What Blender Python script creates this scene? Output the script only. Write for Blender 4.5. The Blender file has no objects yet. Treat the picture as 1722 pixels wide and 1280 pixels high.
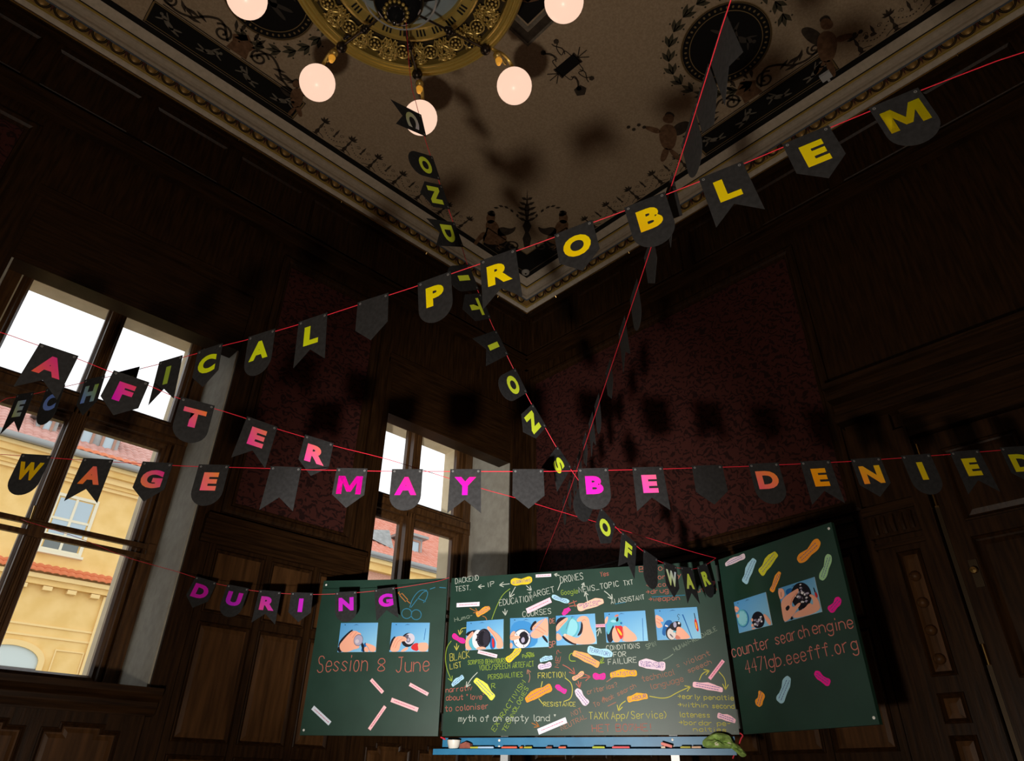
import bpy, bmesh, math, random
from mathutils import Vector, Matrix
V = Vector
random.seed(7)
scene = bpy.context.scene
COL = scene.collection

# ------------------------------------------------------------------ camera
# Room frame: X runs along the window wall away from the corner, Y along the
# door wall away from the corner, Z is up, the floor is Z = 0.
FPX, PITCH, ROLL, YAW = 1137.785, 0.547618, 0.016195, 0.809787
W_PX, H_PX = 1722, 1280
EYE = 0.55
DC = 6.75
_uL = V((math.sin(YAW), math.cos(YAW), 0))
_uR = V((math.cos(YAW), -math.sin(YAW), 0))
_C = V((DC*math.sin(math.radians(1.43)), DC*math.cos(math.radians(1.43)), 0))
def to_room(v):
    return V((-v.dot(_uL), v.dot(_uR), v.z))
CAM = to_room(-_C) + V((0, 0, EYE))
_F = V((0, math.cos(PITCH), math.sin(PITCH)))
_rt = V((1, 0, 0)); _up = _rt.cross(_F)
_RT = _rt*math.cos(ROLL) + _up*math.sin(ROLL)
_UP = -_rt*math.sin(ROLL) + _up*math.cos(ROLL)
def ray(px, py):
    return to_room(_F + _RT*((px-W_PX/2)/FPX) - _UP*((py-H_PX/2)/FPX))
def cp(x, y, z):                      # camera-centred coordinates -> room
    return CAM + to_room(V((x, y, z)))
def hit(px, py, p0, n):               # pixel ray against a plane of the room
    d = ray(px, py)
    return CAM + d*((p0-CAM).dot(n)/d.dot(n))
cam_data = bpy.data.cameras.new('camera')
cam_data.sensor_fit = 'HORIZONTAL'; cam_data.sensor_width = 36
cam_data.lens = FPX/W_PX*36
cam_data.clip_start = 0.05; cam_data.clip_end = 300
cam = bpy.data.objects.new('camera', cam_data); COL.objects.link(cam)
r_, u_, f_ = to_room(_RT), to_room(_UP), to_room(_F)
M = Matrix((r_, u_, -f_)).transposed().to_4x4(); M.translation = CAM
cam.matrix_world = M
scene.camera = cam

# ------------------------------------------------------------------ light
world = bpy.data.worlds.new('overcast_sky'); scene.world = world
world.use_nodes = True
bg = world.node_tree.nodes['Background']
bg.inputs[0].default_value = (0.96, 0.98, 1.0, 1); bg.inputs[1].default_value = 1.45
LAMP = cp(-0.45, 0.55, -0.40)         # low spotlight, left of and below the camera
def aim(o, target):
    o.rotation_euler = (target-o.location).to_track_quat('-Z', 'Y').to_euler()
sp = bpy.data.lights.new('floor_spotlight', 'SPOT')
sp.energy = 960; sp.spot_size = math.radians(51); sp.spot_blend = 1.0
sp.shadow_soft_size = 0.05; sp.color = (1.0, 0.95, 0.90)
spo = bpy.data.objects.new('floor_spotlight', sp); COL.objects.link(spo)
spo.location = LAMP; aim(spo, CAM + ray(840, 965)*4.5)
sl = bpy.data.lights.new('spotlight_spill', 'POINT')
sl.energy = 218; sl.shadow_soft_size = 0.07; sl.color = (1.0, 0.88, 0.74)
slo = bpy.data.objects.new('spotlight_spill', sl); COL.objects.link(slo); slo.location = LAMP
vs = scene.view_settings
vs.view_transform = 'Standard'; vs.look = 'None'; vs.exposure = 0; vs.gamma = 1
vs.use_curve_mapping = False

# ------------------------------------------------------------------ materials
def lin(c):
    def f(v):
        v /= 255.0
        return v/12.92 if v <= .04045 else ((v+.055)/1.055)**2.4
    return (f(c[0]), f(c[1]), f(c[2]), 1)
MATS = {}
def mat(name, col, rough=.6, metal=0.0, spec=.5, emit=None, estr=0, col2=None, scale=8, stretch=None, bump=0, coat=0, detail=6, lo=.35, hi=.65):
    if name in MATS: return MATS[name]
    m = bpy.data.materials.new(name); m.use_nodes = True
    nt = m.node_tree; b = nt.nodes['Principled BSDF']
    b.inputs['Base Color'].default_value = (*col[:3], 1)
    b.inputs['Roughness'].default_value = rough; b.inputs['Metallic'].default_value = metal
    b.inputs['Specular IOR Level'].default_value = spec
    b.inputs['Coat Weight'].default_value = coat; b.inputs['Coat Roughness'].default_value = .25
    if emit:
        b.inputs['Emission Color'].default_value = (*emit[:3], 1); b.inputs['Emission Strength'].default_value = estr
    if col2 or bump:
        tc = nt.nodes.new('ShaderNodeTexCoord'); mp = nt.nodes.new('ShaderNodeMapping')
        nt.links.new(tc.outputs['Object'], mp.inputs[0])
        if stretch: mp.inputs['Scale'].default_value = stretch
        nz = nt.nodes.new('ShaderNodeTexNoise'); nz.inputs['Scale'].default_value = scale; nz.inputs['Detail'].default_value = detail
        nt.links.new(mp.outputs[0], nz.inputs[0])
        if col2:
            cr = nt.nodes.new('ShaderNodeValToRGB')
            cr.color_ramp.elements[0].position = lo; cr.color_ramp.elements[1].position = hi
            cr.color_ramp.elements[0].color = (*col[:3], 1); cr.color_ramp.elements[1].color = (*col2[:3], 1)
            nt.links.new(nz.outputs[0], cr.inputs[0]); nt.links.new(cr.outputs[0], b.inputs['Base Color'])
        if bump:
            bp = nt.nodes.new('ShaderNodeBump'); bp.inputs['Strength'].default_value = bump; bp.inputs['Distance'].default_value = .01
            nt.links.new(nz.outputs[0], bp.inputs['Height']); nt.links.new(bp.outputs[0], b.inputs['Normal'])
    MATS[name] = m
    return m
def vcol_mat(name, rough=.5, spec=.4, metal=0):
    m = bpy.data.materials.new(name); m.use_nodes = True
    nt = m.node_tree; b = nt.nodes['Principled BSDF']
    a = nt.nodes.new('ShaderNodeVertexColor'); a.layer_name = 'col'
    nt.links.new(a.outputs[0], b.inputs['Base Color'])
    b.inputs['Roughness'].default_value = rough; b.inputs['Specular IOR Level'].default_value = spec; b.inputs['Metallic'].default_value = metal
    MATS[name] = m
    return m
WOOD = mat('dark_oak', (.0130, .0055, .0017), .42, spec=.14, col2=(.031, .0132, .0042), scale=5, stretch=(9, 9, .7), bump=.12)
WOODH = mat('dark_oak_horizontal', (.0130, .0055, .0017), .42, spec=.14, col2=(.031, .0132, .0042), scale=5, stretch=(.7, .7, 12), bump=.12)
WOODP = mat('oak_panel', (.038, .0164, .0052), .45, spec=.14, col2=(.078, .0340, .0112), scale=4, stretch=(8, 8, .6), bump=.1)
WINWOOD = mat('window_oak', (.045, .019, .0062), .38, spec=.3, col2=(.10, .045, .0145), scale=5, stretch=(9, 9, .8), bump=.1)
PLASTER = mat('reveal_plaster', (.30, .28, .23), .8, spec=.2, col2=(.36, .34, .28), scale=14)
CEIL = mat('ceiling_plaster', (.38, .28, .178), .9, spec=.1, col2=(.47, .355, .235), scale=60, detail=3)
CORN = mat('cornice_plaster', (.47, .40, .31), .85, spec=.15, col2=(.55, .47, .37), scale=25)
GILT = mat('gilding', (.56, .40, .10), .32, metal=.6, bump=.25, scale=30)
GILTD = mat('aged_gilding', (.36, .25, .06), .38, metal=.6, col2=(.56, .41, .13), scale=25, bump=.3)
EGGM = mat('ochre_gilt_moulding', (.30, .175, .05), .5, metal=.35, col2=(.40, .24, .07), scale=30)
MAROON = mat('maroon_ground', (.075, .02, .012), .8)
BLACKP = mat('black_paint', (.008, .007, .006), .7, spec=.2)
BLUEL = mat('blue_grey_line', (.10, .12, .15), .7)
PNT_D = mat('dark_umber_paint', (.040, .030, .022), .85, spec=.15, col2=(.07, .052, .036), scale=18)
PNT_G = mat('olive_leaf_paint', (.050, .045, .028), .85, spec=.15, col2=(.095, .08, .05), scale=20)
PNT_R = mat('russet_figure_paint', (.13, .065, .032), .85, spec=.15, col2=(.22, .12, .065), scale=22)
PNT_W = mat('pale_figure_paint', (.14, .12, .09), .85, spec=.15, col2=(.22, .19, .15), scale=22)
PNT_O = mat('ochre_line_paint', (.24, .16, .07), .8, spec=.15)
BRONZE = mat('dark_bronze', (.035, .026, .018), .35, metal=.8)
DGLASS = mat('smoked_metal_dome', (.02, .02, .022), .08, metal=.6)
FROST = mat('blue_grey_dish', (.16, .20, .22), .35, col2=(.24, .29, .31), scale=6)
GLOBE = mat('lit_opal_globe', (.10, .08, .06), .3, emit=(1.0, .66, .49), estr=1.0)
AMBER = mat('lit_amber_bulb', (.9, .45, .05), .3, emit=(1.0, .45, .05), estr=.35)
BRASS = mat('brass', (.70, .45, .16), .25, metal=1)
STEEL = mat('grey_steel', (.42, .43, .43), .4, metal=.4)
STRING = mat('red_string', (.68, .012, .035), .6, emit=None)
CARD = mat('black_card', (.020, .020, .0205), .8, spec=.08, col2=(.0275, .0275, .0285), scale=60)
FILM = vcol_mat('iridescent_film', .45, .3)
PRINT = vcol_mat('photo_print', .45, .3)
PAPER = mat('white_paper', (.80, .78, .76), .6)
BOARD = mat('green_board', (.0075, .034, .0215), .40, spec=.62, col2=(.0115, .044, .029), scale=5)
BOARD_E = mat('board_edge', (.015, .022, .018), .5)
TRAYB = mat('blue_enamel', (.018, .15, .30), .35, col2=(.030, .19, .36), scale=8)
WHITE_R = mat('white_rivet', (.75, .75, .72), .35)
GLASSM = bpy.data.materials.new('window_glass'); GLASSM.use_nodes = True
_nt = GLASSM.node_tree; _nt.nodes.clear()
_o = _nt.nodes.new('ShaderNodeOutputMaterial'); _mx = _nt.nodes.new('ShaderNodeMixShader')
_t = _nt.nodes.new('ShaderNodeBsdfTransparent'); _g = _nt.nodes.new('ShaderNodeBsdfGlossy'); _g.inputs['Roughness'].default_value = .02
_lw = _nt.nodes.new('ShaderNodeLayerWeight'); _lw.inputs[0].default_value = .5
_pw = _nt.nodes.new('ShaderNodeMath'); _pw.operation = 'POWER'; _pw.inputs[1].default_value = 5
_fr = _nt.nodes.new('ShaderNodeMath'); _fr.operation = 'MULTIPLY_ADD'; _fr.inputs[1].default_value = .9; _fr.inputs[2].default_value = .022
_nt.links.new(_lw.outputs['Facing'], _pw.inputs[0]); _nt.links.new(_pw.outputs[0], _fr.inputs[0])
_nt.links.new(_fr.outputs[0], _mx.inputs[0]); _nt.links.new(_t.outputs[0], _mx.inputs[1]); _nt.links.new(_g.outputs[0], _mx.inputs[2]); _nt.links.new(_mx.outputs[0], _o.inputs[0])
# damask wallpaper
WALLP = bpy.data.materials.new('red_damask'); WALLP.use_nodes = True
_nt = WALLP.node_tree; _b = _nt.nodes['Principled BSDF']; _b.inputs['Roughness'].default_value = .8; _b.inputs['Specular IOR Level'].default_value = .2
_tc = _nt.nodes.new('ShaderNodeTexCoord')
_n1 = _nt.nodes.new('ShaderNodeTexNoise'); _n1.inputs['Scale'].default_value = 9; _n1.inputs['Detail'].default_value = 2
_nt.links.new(_tc.outputs['Object'], _n1.inputs[0])
_ad = _nt.nodes.new('ShaderNodeMixRGB'); _ad.blend_type = 'ADD'; _ad.inputs[0].default_value = .16
_nt.links.new(_tc.outputs['Object'], _ad.inputs[1]); _nt.links.new(_n1.outputs[1], _ad.inputs[2])
_vo = _nt.nodes.new('ShaderNodeTexVoronoi'); _vo.feature = 'DISTANCE_TO_EDGE'; _vo.inputs['Scale'].default_value = 17
_nt.links.new(_ad.outputs[0], _vo.inputs[0])
_wv = _nt.nodes.new('ShaderNodeTexWave'); _wv.wave_type = 'RINGS'; _wv.inputs['Scale'].default_value = 6; _wv.inputs['Distortion'].default_value = 9; _wv.inputs['Detail Scale'].default_value = 2
_nt.links.new(_ad.outputs[0], _wv.inputs[0])
_mu = _nt.nodes.new('ShaderNodeMath'); _mu.operation = 'MULTIPLY_ADD'; _mu.inputs[1].default_value = 2.2
_nt.links.new(_vo.outputs[0], _mu.inputs[0]); 
_ws = _nt.nodes.new('ShaderNodeMath'); _ws.operation = 'MULTIPLY'; _ws.inputs[1].default_value = .55
_nt.links.new(_wv.outputs[1], _ws.inputs[0]); _nt.links.new(_ws.outputs[0], _mu.inputs[2])
_cr = _nt.nodes.new('ShaderNodeValToRGB'); _cr.color_ramp.elements[0].position = .30; _cr.color_ramp.elements[1].position = .48
_cr.color_ramp.elements[0].color = (.014, .0026, .002, 1); _cr.color_ramp.elements[1].color = (.048, .0110, .0078, 1)
_nt.links.new(_mu.outputs[0], _cr.inputs[0]); _nt.links.new(_cr.outputs[0], _b.inputs['Base Color'])

# ------------------------------------------------------------------ mesh helpers
def wloc(o):
    v = V((0, 0, 0))
    while o is not None:
        v += o.location; o = o.parent
    return v
class MB:
    def __init__(s): s.v = []; s.f = []; s.c = []; s.smooth = False
    def add(s, vs, fs, col=None):
        k = len(s.v); s.v += [V(p) for p in vs]
        for f in fs:
            s.f.append([k+i for i in f]); s.c.append(col)
        return s
    def box(s, a, b):
        x0, y0, z0 = a; x1, y1, z1 = b
        return s.add([(x0,y0,z0),(x1,y0,z0),(x1,y1,z0),(x0,y1,z0),(x0,y0,z1),(x1,y0,z1),(x1,y1,z1),(x0,y1,z1)],
                     [(0,3,2,1),(4,5,6,7),(0,1,5,4),(1,2,6,5),(2,3,7,6),(3,0,4,7)])
    def prism(s, pts, n, t, col=None):      # polygon (3D points) extruded by t along n
        a = [V(p) for p in pts]; k = len(a); b = [p+n*t for p in a]
        return s.add(a+b, [tuple(range(k))[::-1], tuple(range(k, 2*k))]+[(i, (i+1)%k, k+(i+1)%k, k+i) for i in range(k)], col)
    def flat(s, pts, col=None):
        return s.add(pts, [tuple(range(len(pts)))], col)
    def tube(s, pts, r, n=8, cap=True):
        pts = [V(p) for p in pts]; m = len(pts); rr = r if isinstance(r, (list, tuple)) else [r]*m
        vs = []; up = None
        for i, p in enumerate(pts):
            t = (pts[min(i+1, m-1)]-pts[max(i-1, 0)]).normalized()
            if up is None: up = V((0, 0, 1)) if abs(t.z) < .9 else V((1, 0, 0))
            a = (up - t*up.dot(t)).normalized(); b = t.cross(a); up = a
            vs += [p+(a*math.cos(2*math.pi*j/n)+b*math.sin(2*math.pi*j/n))*rr[i] for j in range(n)]
        fs = [(i*n+j, i*n+(j+1)%n, (i+1)*n+(j+1)%n, (i+1)*n+j) for i in range(m-1) for j in range(n)]
        if cap: fs += [tuple(range(n))[::-1], tuple(range((m-1)*n, m*n))]
        s.smooth = True
        return s.add(vs, fs)
    def lathe(s, prof, c, n=24, ax=None):   # prof [(r, z)] about a vertical axis (or ax) at c
        c = V(c); ax = V(ax).normalized() if ax else V((0, 0, 1))
        a = (V((1, 0, 0)) if abs(ax.x) < .9 else V((0, 1, 0))); a = (a-ax*a.dot(ax)).normalized(); b = ax.cross(a)
        m = len(prof); vs = []
        for r, z in prof:
            vs += [c+ax*z+(a*math.cos(2*math.pi*j/n)+b*math.sin(2*math.pi*j/n))*max(r, 1e-4) for j in range(n)]
        fs = [(i*n+j, i*n+(j+1)%n, (i+1)*n+(j+1)%n, (i+1)*n+j) for i in range(m-1) for j in range(n)]
        s.smooth = True
        return s.add(vs, fs)
    def ball(s, c, r, n=16, m=10, sz=1):
        return s.lathe([(r*math.sin(math.pi*i/m), -r*sz*math.cos(math.pi*i/m)) for i in range(m+1)], c, n)
    def ribbon(s, pts, w, n, col=None):     # flat strip along pts in the plane with normal n
        pts = [V(p) for p in pts]
        if len(pts) < 2: return s
        L, R = [], []; m = len(pts)
        for i, p in enumerate(pts):
            t = (pts[min(i+1, m-1)]-pts[max(i-1, 0)])
            if t.length < 1e-9: t = V((1, 0, 0))
            sd = n.cross(t).normalized()*(w[i] if isinstance(w, list) else w)/2
            L.append(p+sd); R.append(p-sd)
        return s.add(L+R, [(i, m+i, m+i+1, i+1) for i in range(m-1)], col)
    def mesh(s, name, m, off=None):
        me = bpy.data.meshes.new(name); off = off or V((0, 0, 0))
        me.from_pydata([tuple(p-off) for p in s.v], [], s.f)
        if m: me.materials.append(m)
        if any(c is not None for c in s.c):
            ca = me.color_attributes.new('col', 'FLOAT_COLOR', 'CORNER'); i = 0
            for k, p in enumerate(me.polygons):
                c = s.c[k] or (.5, .5, .5, 1)
                for li in p.loop_indices: ca.data[li].color = c(me.vertices[me.loops[li].vertex_index].co) if callable(c) else c
        bm = bmesh.new(); bm.from_mesh(me); bmesh.ops.recalc_face_normals(bm, faces=bm.faces); bm.to_mesh(me); bm.free()
        if s.smooth:
            for p in me.polygons: p.use_smooth = True
            try: me.set_sharp_from_angle(angle=math.radians(40))
            except Exception: pass
        return me
    def build(s, name, m, parent=None, **kw):
        o = bpy.data.objects.new(name, s.mesh(name, m, wloc(parent) if parent else None)); COL.objects.link(o)
        if parent: o.parent = parent
        return tag(o, **kw)
def tag(o, label=None, cat=None, group=None, kind=None):
    if label: o['label'] = label
    if cat: o['category'] = cat
    if group: o['group'] = group
    if kind: o['kind'] = kind
    return o
def thing(name, loc, **kw):
    o = bpy.data.objects.new(name, None); COL.objects.link(o); o.location = loc; o.empty_display_size = .1
    return tag(o, **kw)
def place(name, me, mw, parent=None, **kw):     # an object with shared mesh data and a world matrix
    o = bpy.data.objects.new(name, me); COL.objects.link(o)
    if parent:
        o.parent = parent; mw = Matrix.Translation(-wloc(parent)) @ mw
    o.matrix_basis = mw
    return tag(o, **kw)
def frame4(o, u, v, n):
    m = Matrix((u, v, n)).transposed().to_4x4(); m.translation = o; return m
def box(name, a, b, m, parent=None, **kw): return MB().box(a, b).build(name, m, parent, **kw)
def chaikin(p, it=2, closed=False):
    p = [V(q) for q in p]
    for _ in range(it):
        q = []; n = len(p)
        if not closed: q.append(p[0])
        for i in range(n if closed else n-1):
            a, b = p[i], p[(i+1) % n]; q += [a*.75+b*.25, a*.25+b*.75]
        if not closed: q.append(p[-1])
        p = q
    return p
def inset_poly(pts, d):                          # mitred inset of a 2D polygon (counter-clockwise)
    out = []; n = len(pts)
    for i in range(n):
        a, b, c = V(pts[i-1]), V(pts[i]), V(pts[(i+1) % n])
        e1, e2 = (b-a).normalized(), (c-b).normalized()
        n1, n2 = V((-e1.y, e1.x)), V((-e2.y, e2.x))
        k = n1+n2; k = k/max(k.dot(n1), .2)
        out.append(b+k*d)
    return out
def moulding(mb, fr, poly, prof, close=True):    # rings of a 2D polygon inset by prof[i][0], raised by prof[i][1]
    o, u, v, n = fr; k = len(poly)
    rings = [[o+u*p.x+v*p.y+n*h for p in inset_poly(poly, d)] for d, h in prof]
    vs = [p for r in rings for p in r]
    fs = [(i*k+j, i*k+(j+1) % k, (i+1)*k+(j+1) % k, (i+1)*k+j) for i in range(len(prof)-1) for j in range(k)]
    if close: fs.append(tuple(range((len(prof)-1)*k, len(prof)*k)))
    return mb.add(vs, fs)
def rect(x0, x1, y0, y1): return [V((x0, y0)), V((x1, y0)), V((x1, y1)), V((x0, y1))]

# ------------------------------------------------------------------ the room
LX, LY = 7.6, 5.5
ZB = 5.13+EYE                # foot of the cornice
ZC = ZB+.33                  # ceiling
def Z(rel): return EYE+rel
floor = box('floor', (-.3, -.3, -.12), (LX+.3, LY+.3, 0), mat('parquet', (.05, .026, .011), .4, col2=(.09, .048, .02), scale=3, stretch=(1, 10, 1)), kind='structure')
ceiling = box('ceiling', (-.3, -.3, ZC), (LX+.3, LY+.3, ZC+.15), CEIL, kind='structure')
wall_rear = box('wall_rear', (LX, -.3, 0), (LX+.3, LY+.3, ZC), WOOD, kind='structure')
wall_near = box('wall_near', (-.3, LY, 0), (LX+.3, LY+.3, ZC), WOOD, kind='structure')
# window wall (Y = 0), two deep window niches
WINS = [(3.245, 4.82), (.24, 1.815)]
HEAD, SILL = Z(3.52), Z(.50)
mb = MB()
xs = [-.3, .24, 1.815, 3.245, 4.82, LX+.3]
for i in (0, 2, 4): mb.box((xs[i], -.72, 0), (xs[i+1], 0, ZC))
for a, b in WINS:
    mb.box((a, -.72, 0), (b, 0, SILL-.04)); mb.box((a, -.72, HEAD), (b, 0, ZC))
wall_left = mb.build('wall_left', WOOD, kind='structure')
mb = MB()
CREAM = mat('outer_cream_render', (.62, .52, .34), .85, col2=(.68, .58, .40), scale=10)
x2 = [-1.2, .40, 1.65, 3.405, 4.655, LX+1.2]
for i in (0, 2, 4): mb.box((x2[i], -.93, -1.5), (x2[i+1], -.725, ZC+.6))
for i in (1, 3):
    mb.box((x2[i], -.93, -1.5), (x2[i+1], -.725, Z(.55))); mb.box((x2[i], -.93, Z(3.34)), (x2[i+1], -.725, ZC+.6))
mb.build('wall_outer', CREAM, kind='structure')
wall_right = box('wall_right', (-.35, -.72, 0), (0, LY+.3, ZC), WOOD, kind='structure')

# plaster linings of the niches
for wi, (a, b) in enumerate(WINS):
    for nm, p, q in (('reveal', (a-.002, -.70, SILL-.04), (a+.012, -.004, HEAD)), ('reveal', (b-.012, -.70, SILL-.04), (b+.002, -.004, HEAD))):
        MB().box(p, q).build(nm, PLASTER, wall_left)
    box('reveal_edge', (a-.05, -.002, SILL), (a, .018, HEAD+.05), WOOD, wall_left)
    box('reveal_edge', (b, -.002, SILL), (b+.05, .018, HEAD+.05), WOOD, wall_left)
    box('reveal_edge', (a-.05, -.002, HEAD), (b+.05, .022, HEAD+.10), WOODH, wall_left)

# windows
def window(n, a, b):
    w = thing('window_%d' % n, (0, 0, 0), kind='structure')
    gy = -.70; m = (a+b)/2; hw = .0675
    px0, px1 = a+.18, b-.18                       # clear glass edges
    zb, z1, z2, zt = Z(.626), Z(2.276), Z(2.533), Z(3.325)
    fy0, fy1 = gy-.03, gy+.05
    def fr(nm, x0, x1, y0, y1, za, zb_): return MB().box((x0, y0, za), (x1, y1, zb_)).build(nm, WINWOOD, w)
    fr('outer_stile', a, a+.10, gy-.05, gy+.10, SILL, HEAD); fr('outer_stile', b-.10, b, gy-.05, gy+.10, SILL, HEAD)
    fr('head_rail', a, b, gy-.05, gy+.10, zt+.09, HEAD); fr('bottom_rail', a, b, gy-.05, gy+.10, SILL-.02, zb-.075)
    fr('transom', a, b, gy-.05, gy+.11, z1+.055, z2-.055)
    MB().box((a+.05, gy+.10, (z1+z2)/2-.035), (b-.05, gy+.15, (z1+z2)/2+.03)).build('transom_moulding', WINWOOD, w)
    fr('mullion', m-.05, m+.05, gy-.05, gy+.11, zb-.07, zt+.09)
    for q in (-.03, .0, .03): MB().tube([(m+q, gy+.113, zb), (m+q, gy+.113, zt)], .011, 6).build('mullion_bead', WINWOOD, w)
    for x0, x1 in ((px0, m-hw), (m+hw, px1)):
        for za, zz in ((zb, z1), (z2, zt)):
            f = MB(); moulding(f, (V((0, gy, 0)), V((1, 0, 0)), V((0, 0, 1)), V((0, 1, 0))), rect(x0-.07, x1+.07, za-.07, zz+.07), [(0, -.03), (0, .06), (.025, .065), (.035, .05), (.055, .045), (.07, .02), (.07, -.03)], close=False)
            fo = f.build('sash', WINWOOD, w)
            MB().box((x0-.01, gy-.004, za-.01), (x1+.01, gy+.002, zz+.01)).build('pane', GLASSM, fo)
    for zz in (1.497, 1.425): MB().box((a+.06, gy+.10, Z(zz)-.017), (b-.06, gy+.13, Z(zz)+.017)).build('guard_bar', WINWOOD, w)
    for x in (a+.06, b-.06, m): MB().box((x-.025, gy+.09, Z(1.40)), (x+.025, gy+.135, Z(1.52))).build('bar_bracket', WINWOOD, w)
    MB().tube([(m+.055, gy+.13, Z(1.60)), (m+.055, gy+.15, Z(1.56)), (m+.05, gy+.15, Z(1.46))], .008, 8).build('window_handle', BRASS, w)
    # board and apron under the window
    MB().box((a-.02, -.72, SILL-.05), (b+.02, -.005, SILL)).build('window_board', WOODH, w)
    return w
window(1, *WINS[0]); window(2, *WINS[1])
def apron(a, b):
    ya = .07
    MB().box((a-.0, .0, 0), (b+.0, ya, SILL-.06)).build('window_apron', WOOD, wall_left)
    pr = [(.0, SILL-.14), (ya+.01, SILL-.14), (ya+.03, SILL-.10), (ya+.03, SILL-.07), (ya+.06, SILL-.05), (ya+.075, SILL-.03), (ya+.075, SILL+.005), (0, SILL+.012)]
    q = MB()
    k = len(pr); x0, x1 = a-.045, b+.045
    q.add([(x0, y, z) for y, z in pr]+[(x1, y, z) for y, z in pr], [tuple(range(k)), tuple(range(k, 2*k))[::-1]]+[(i, k+i, k+(i+1) % k, (i+1) % k) for i in range(k)])
    q.build('apron_cornice', WOODH, wall_left)
    # two panels with stepped upper corners
    fr = (V((0, ya, 0)), V((1, 0, 0)), V((0, 0, 1)), V((0, 1, 0)))
    m = (a+b)/2; n_ = 3; pw = (b-a-.16)/n_
    for i in range(n_):
        x0 = a+.08+i*pw+.035; x1 = x0+pw-.07; zt = Z(.30); zb = .22; c = .085; d = .03
        poly = [V((x0, zb)), V((x1, zb)), V((x1, zt-d)), V((x1-c, zt-d)), V((x1-c, zt)), V((x0+c, zt)), V((x0+c, zt-d)), V((x0, zt-d))]
        e = MB(); moulding(e, fr, poly, [(0, 0), (.0, .014), (.008, .018), (.014, .010), (.022, .004)], close=False)
        po = e.build('panel_moulding', WOOD, wall_left)
        e = MB(); moulding(e, fr, inset_poly(poly, .02), [(0, .003), (.01, .003), (.03, .009)]); e.build('apron_panel', WOODP, wall_left)
    MB().box((a+.01, ya, Z(.355)), (b-.01, ya+.012, Z(.41))).build('apron_fillet', WOODH, wall_left)
for a, b in WINS:
    apron(a, b)
    box('pelmet', (a, -.16, Z(2.985)), (b, .0, HEAD), WOODH, wall_left)

# wainscot, frames and damask on both visible walls
def on_left(x, z, h): return V((x, h, z))
FRL = (V((0, 0, 0)), V((1, 0, 0)), V((0, 0, 1)), V((0, 1, 0)))
FRR = (V((0, 0, 0)), V((0, -1, 0)), V((0, 0, 1)), V((1, 0, 0)))   # right wall: 2D x is -Y
def wbox(side, a0, a1, z0, z1, h0, h1, nm, m=WOOD):
    W = wall_left if side == 'L' else wall_right
    p, q = ((a0, h0, z0), (a1, h1, z1)) if side == 'L' else ((h0, a0, z0), (h1, a1, z1))
    return MB().box(p, q).build(nm, m, W)
def wpanel(side, a0, a1, z0, z1, h, nm='wall_panel', m=WOODP, prof=None, fillm=None, raised=True):
    W = wall_left if side == 'L' else wall_right
    o, u, v, n = FRL if side == 'L' else FRR
    o = o + n*h
    r = rect(a0, a1, z0, z1) if side == 'L' else rect(-a1, -a0, z0, z1)
    e = MB(); moulding(e, (o, u, v, n), r, prof or [(0, 0), (0, .014), (.007, .02), (.014, .012), (.024, .002)], close=False)
    e.build('panel_moulding', WOOD, W)
    e = MB(); moulding(e, (o, u, v, n), inset_poly(r, .022), [(0, .002), (.004, .002), (.03, .008)] if raised else [(0, .003), (.01, .003)])
    e.build(nm, m, W)
def wainscot(side, a0, a1, cols):
    wbox(side, a0, a1, 0, .16, 0, .045, 'skirting', WOODH)
    wbox(side, a0, a1, Z(1.50), Z(1.60), 0, .05, 'dado_rail', WOODH)
    wbox(side, a0, a1, Z(1.60), Z(1.64), 0, .075, 'dado_cap', WOODH)
    wbox(side, a0, a1, Z(1.45), Z(1.50), 0, .03, 'dado_fillet', WOODH)
    for c0, c1 in cols:
        wpanel(side, c0+.03, c1-.03, Z(.24), Z(.94), .0)
        wpanel(side, c0+.03, c1-.03, Z(1.0), Z(1.42), .0, raised=False)
        wpanel(side, c0+.03, c1-.03, .2, Z(.17), .0)
    for c in sorted({x for p in cols for x in p}):
        wbox(side, c-.022, c+.022, .16, Z(1.45), 0, .02, 'stile')
def damask(side, a0, a1, z0, z1):
    W = wall_left if side == 'L' else wall_right
    h = .006
    wbox(side, a0, a1, z0, z1, 0, h, 'wallpaper', WALLP)
    o, u, v, n = FRL if side == 'L' else FRR
    r = rect(a0-.09, a1+.09, z0-.09, z1+.09) if side == 'L' else rect(-a1-.09, -a0+.09, z0-.09, z1+.09)
    e = MB(); moulding(e, (o, u, v, n), r, [(0, 0), (0, .03), (.02, .04), (.05, .04), (.065, .022), (.085, .018), (.09, .004)], close=False)
    e.build('picture_frame_moulding', WOOD, W)
wainscot('L', 1.88, 3.18, [(1.95, 2.27), (2.27, 2.66), (2.66, 3.08)])
damask('L', 2.09, 2.995, Z(1.77), Z(4.0))
wainscot('L', 4.9, 7.5, [(4.98, 5.6), (5.6, 6.2), (6.2, 6.8), (6.8, 7.45)])
damask('L', 5.1, 7.3, Z(1.77), Z(4.0))
wainscot('R', .05, 3.20, [(.1, .52), (.52, .95), (.95, 1.38), (1.38, 1.82), (1.82, 2.26), (2.26, 2.70), (2.70, 3.14)])
damask('R', .16, 3.17, Z(1.77), Z(4.0))
for side, L in (('L', LX), ('R', LY)):
    wbox(side, .02, L, Z(4.22), Z(4.34), 0, .06, 'frieze_rail', WOODH)
    wbox(side, .02, L, Z(4.34), Z(4.37), 0, .09, 'frieze_cap', WOODH)
    wbox(side, .02, L, Z(4.97), Z(5.02), 0, .03, 'frieze_fillet', WOODH)
    k = 0; a = .10
    while a < L-.5:
        wpanel(side, a, a+.62, Z(4.46), Z(4.90), 0, 'frieze_panel', WOOD, raised=False); a += .74
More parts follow.
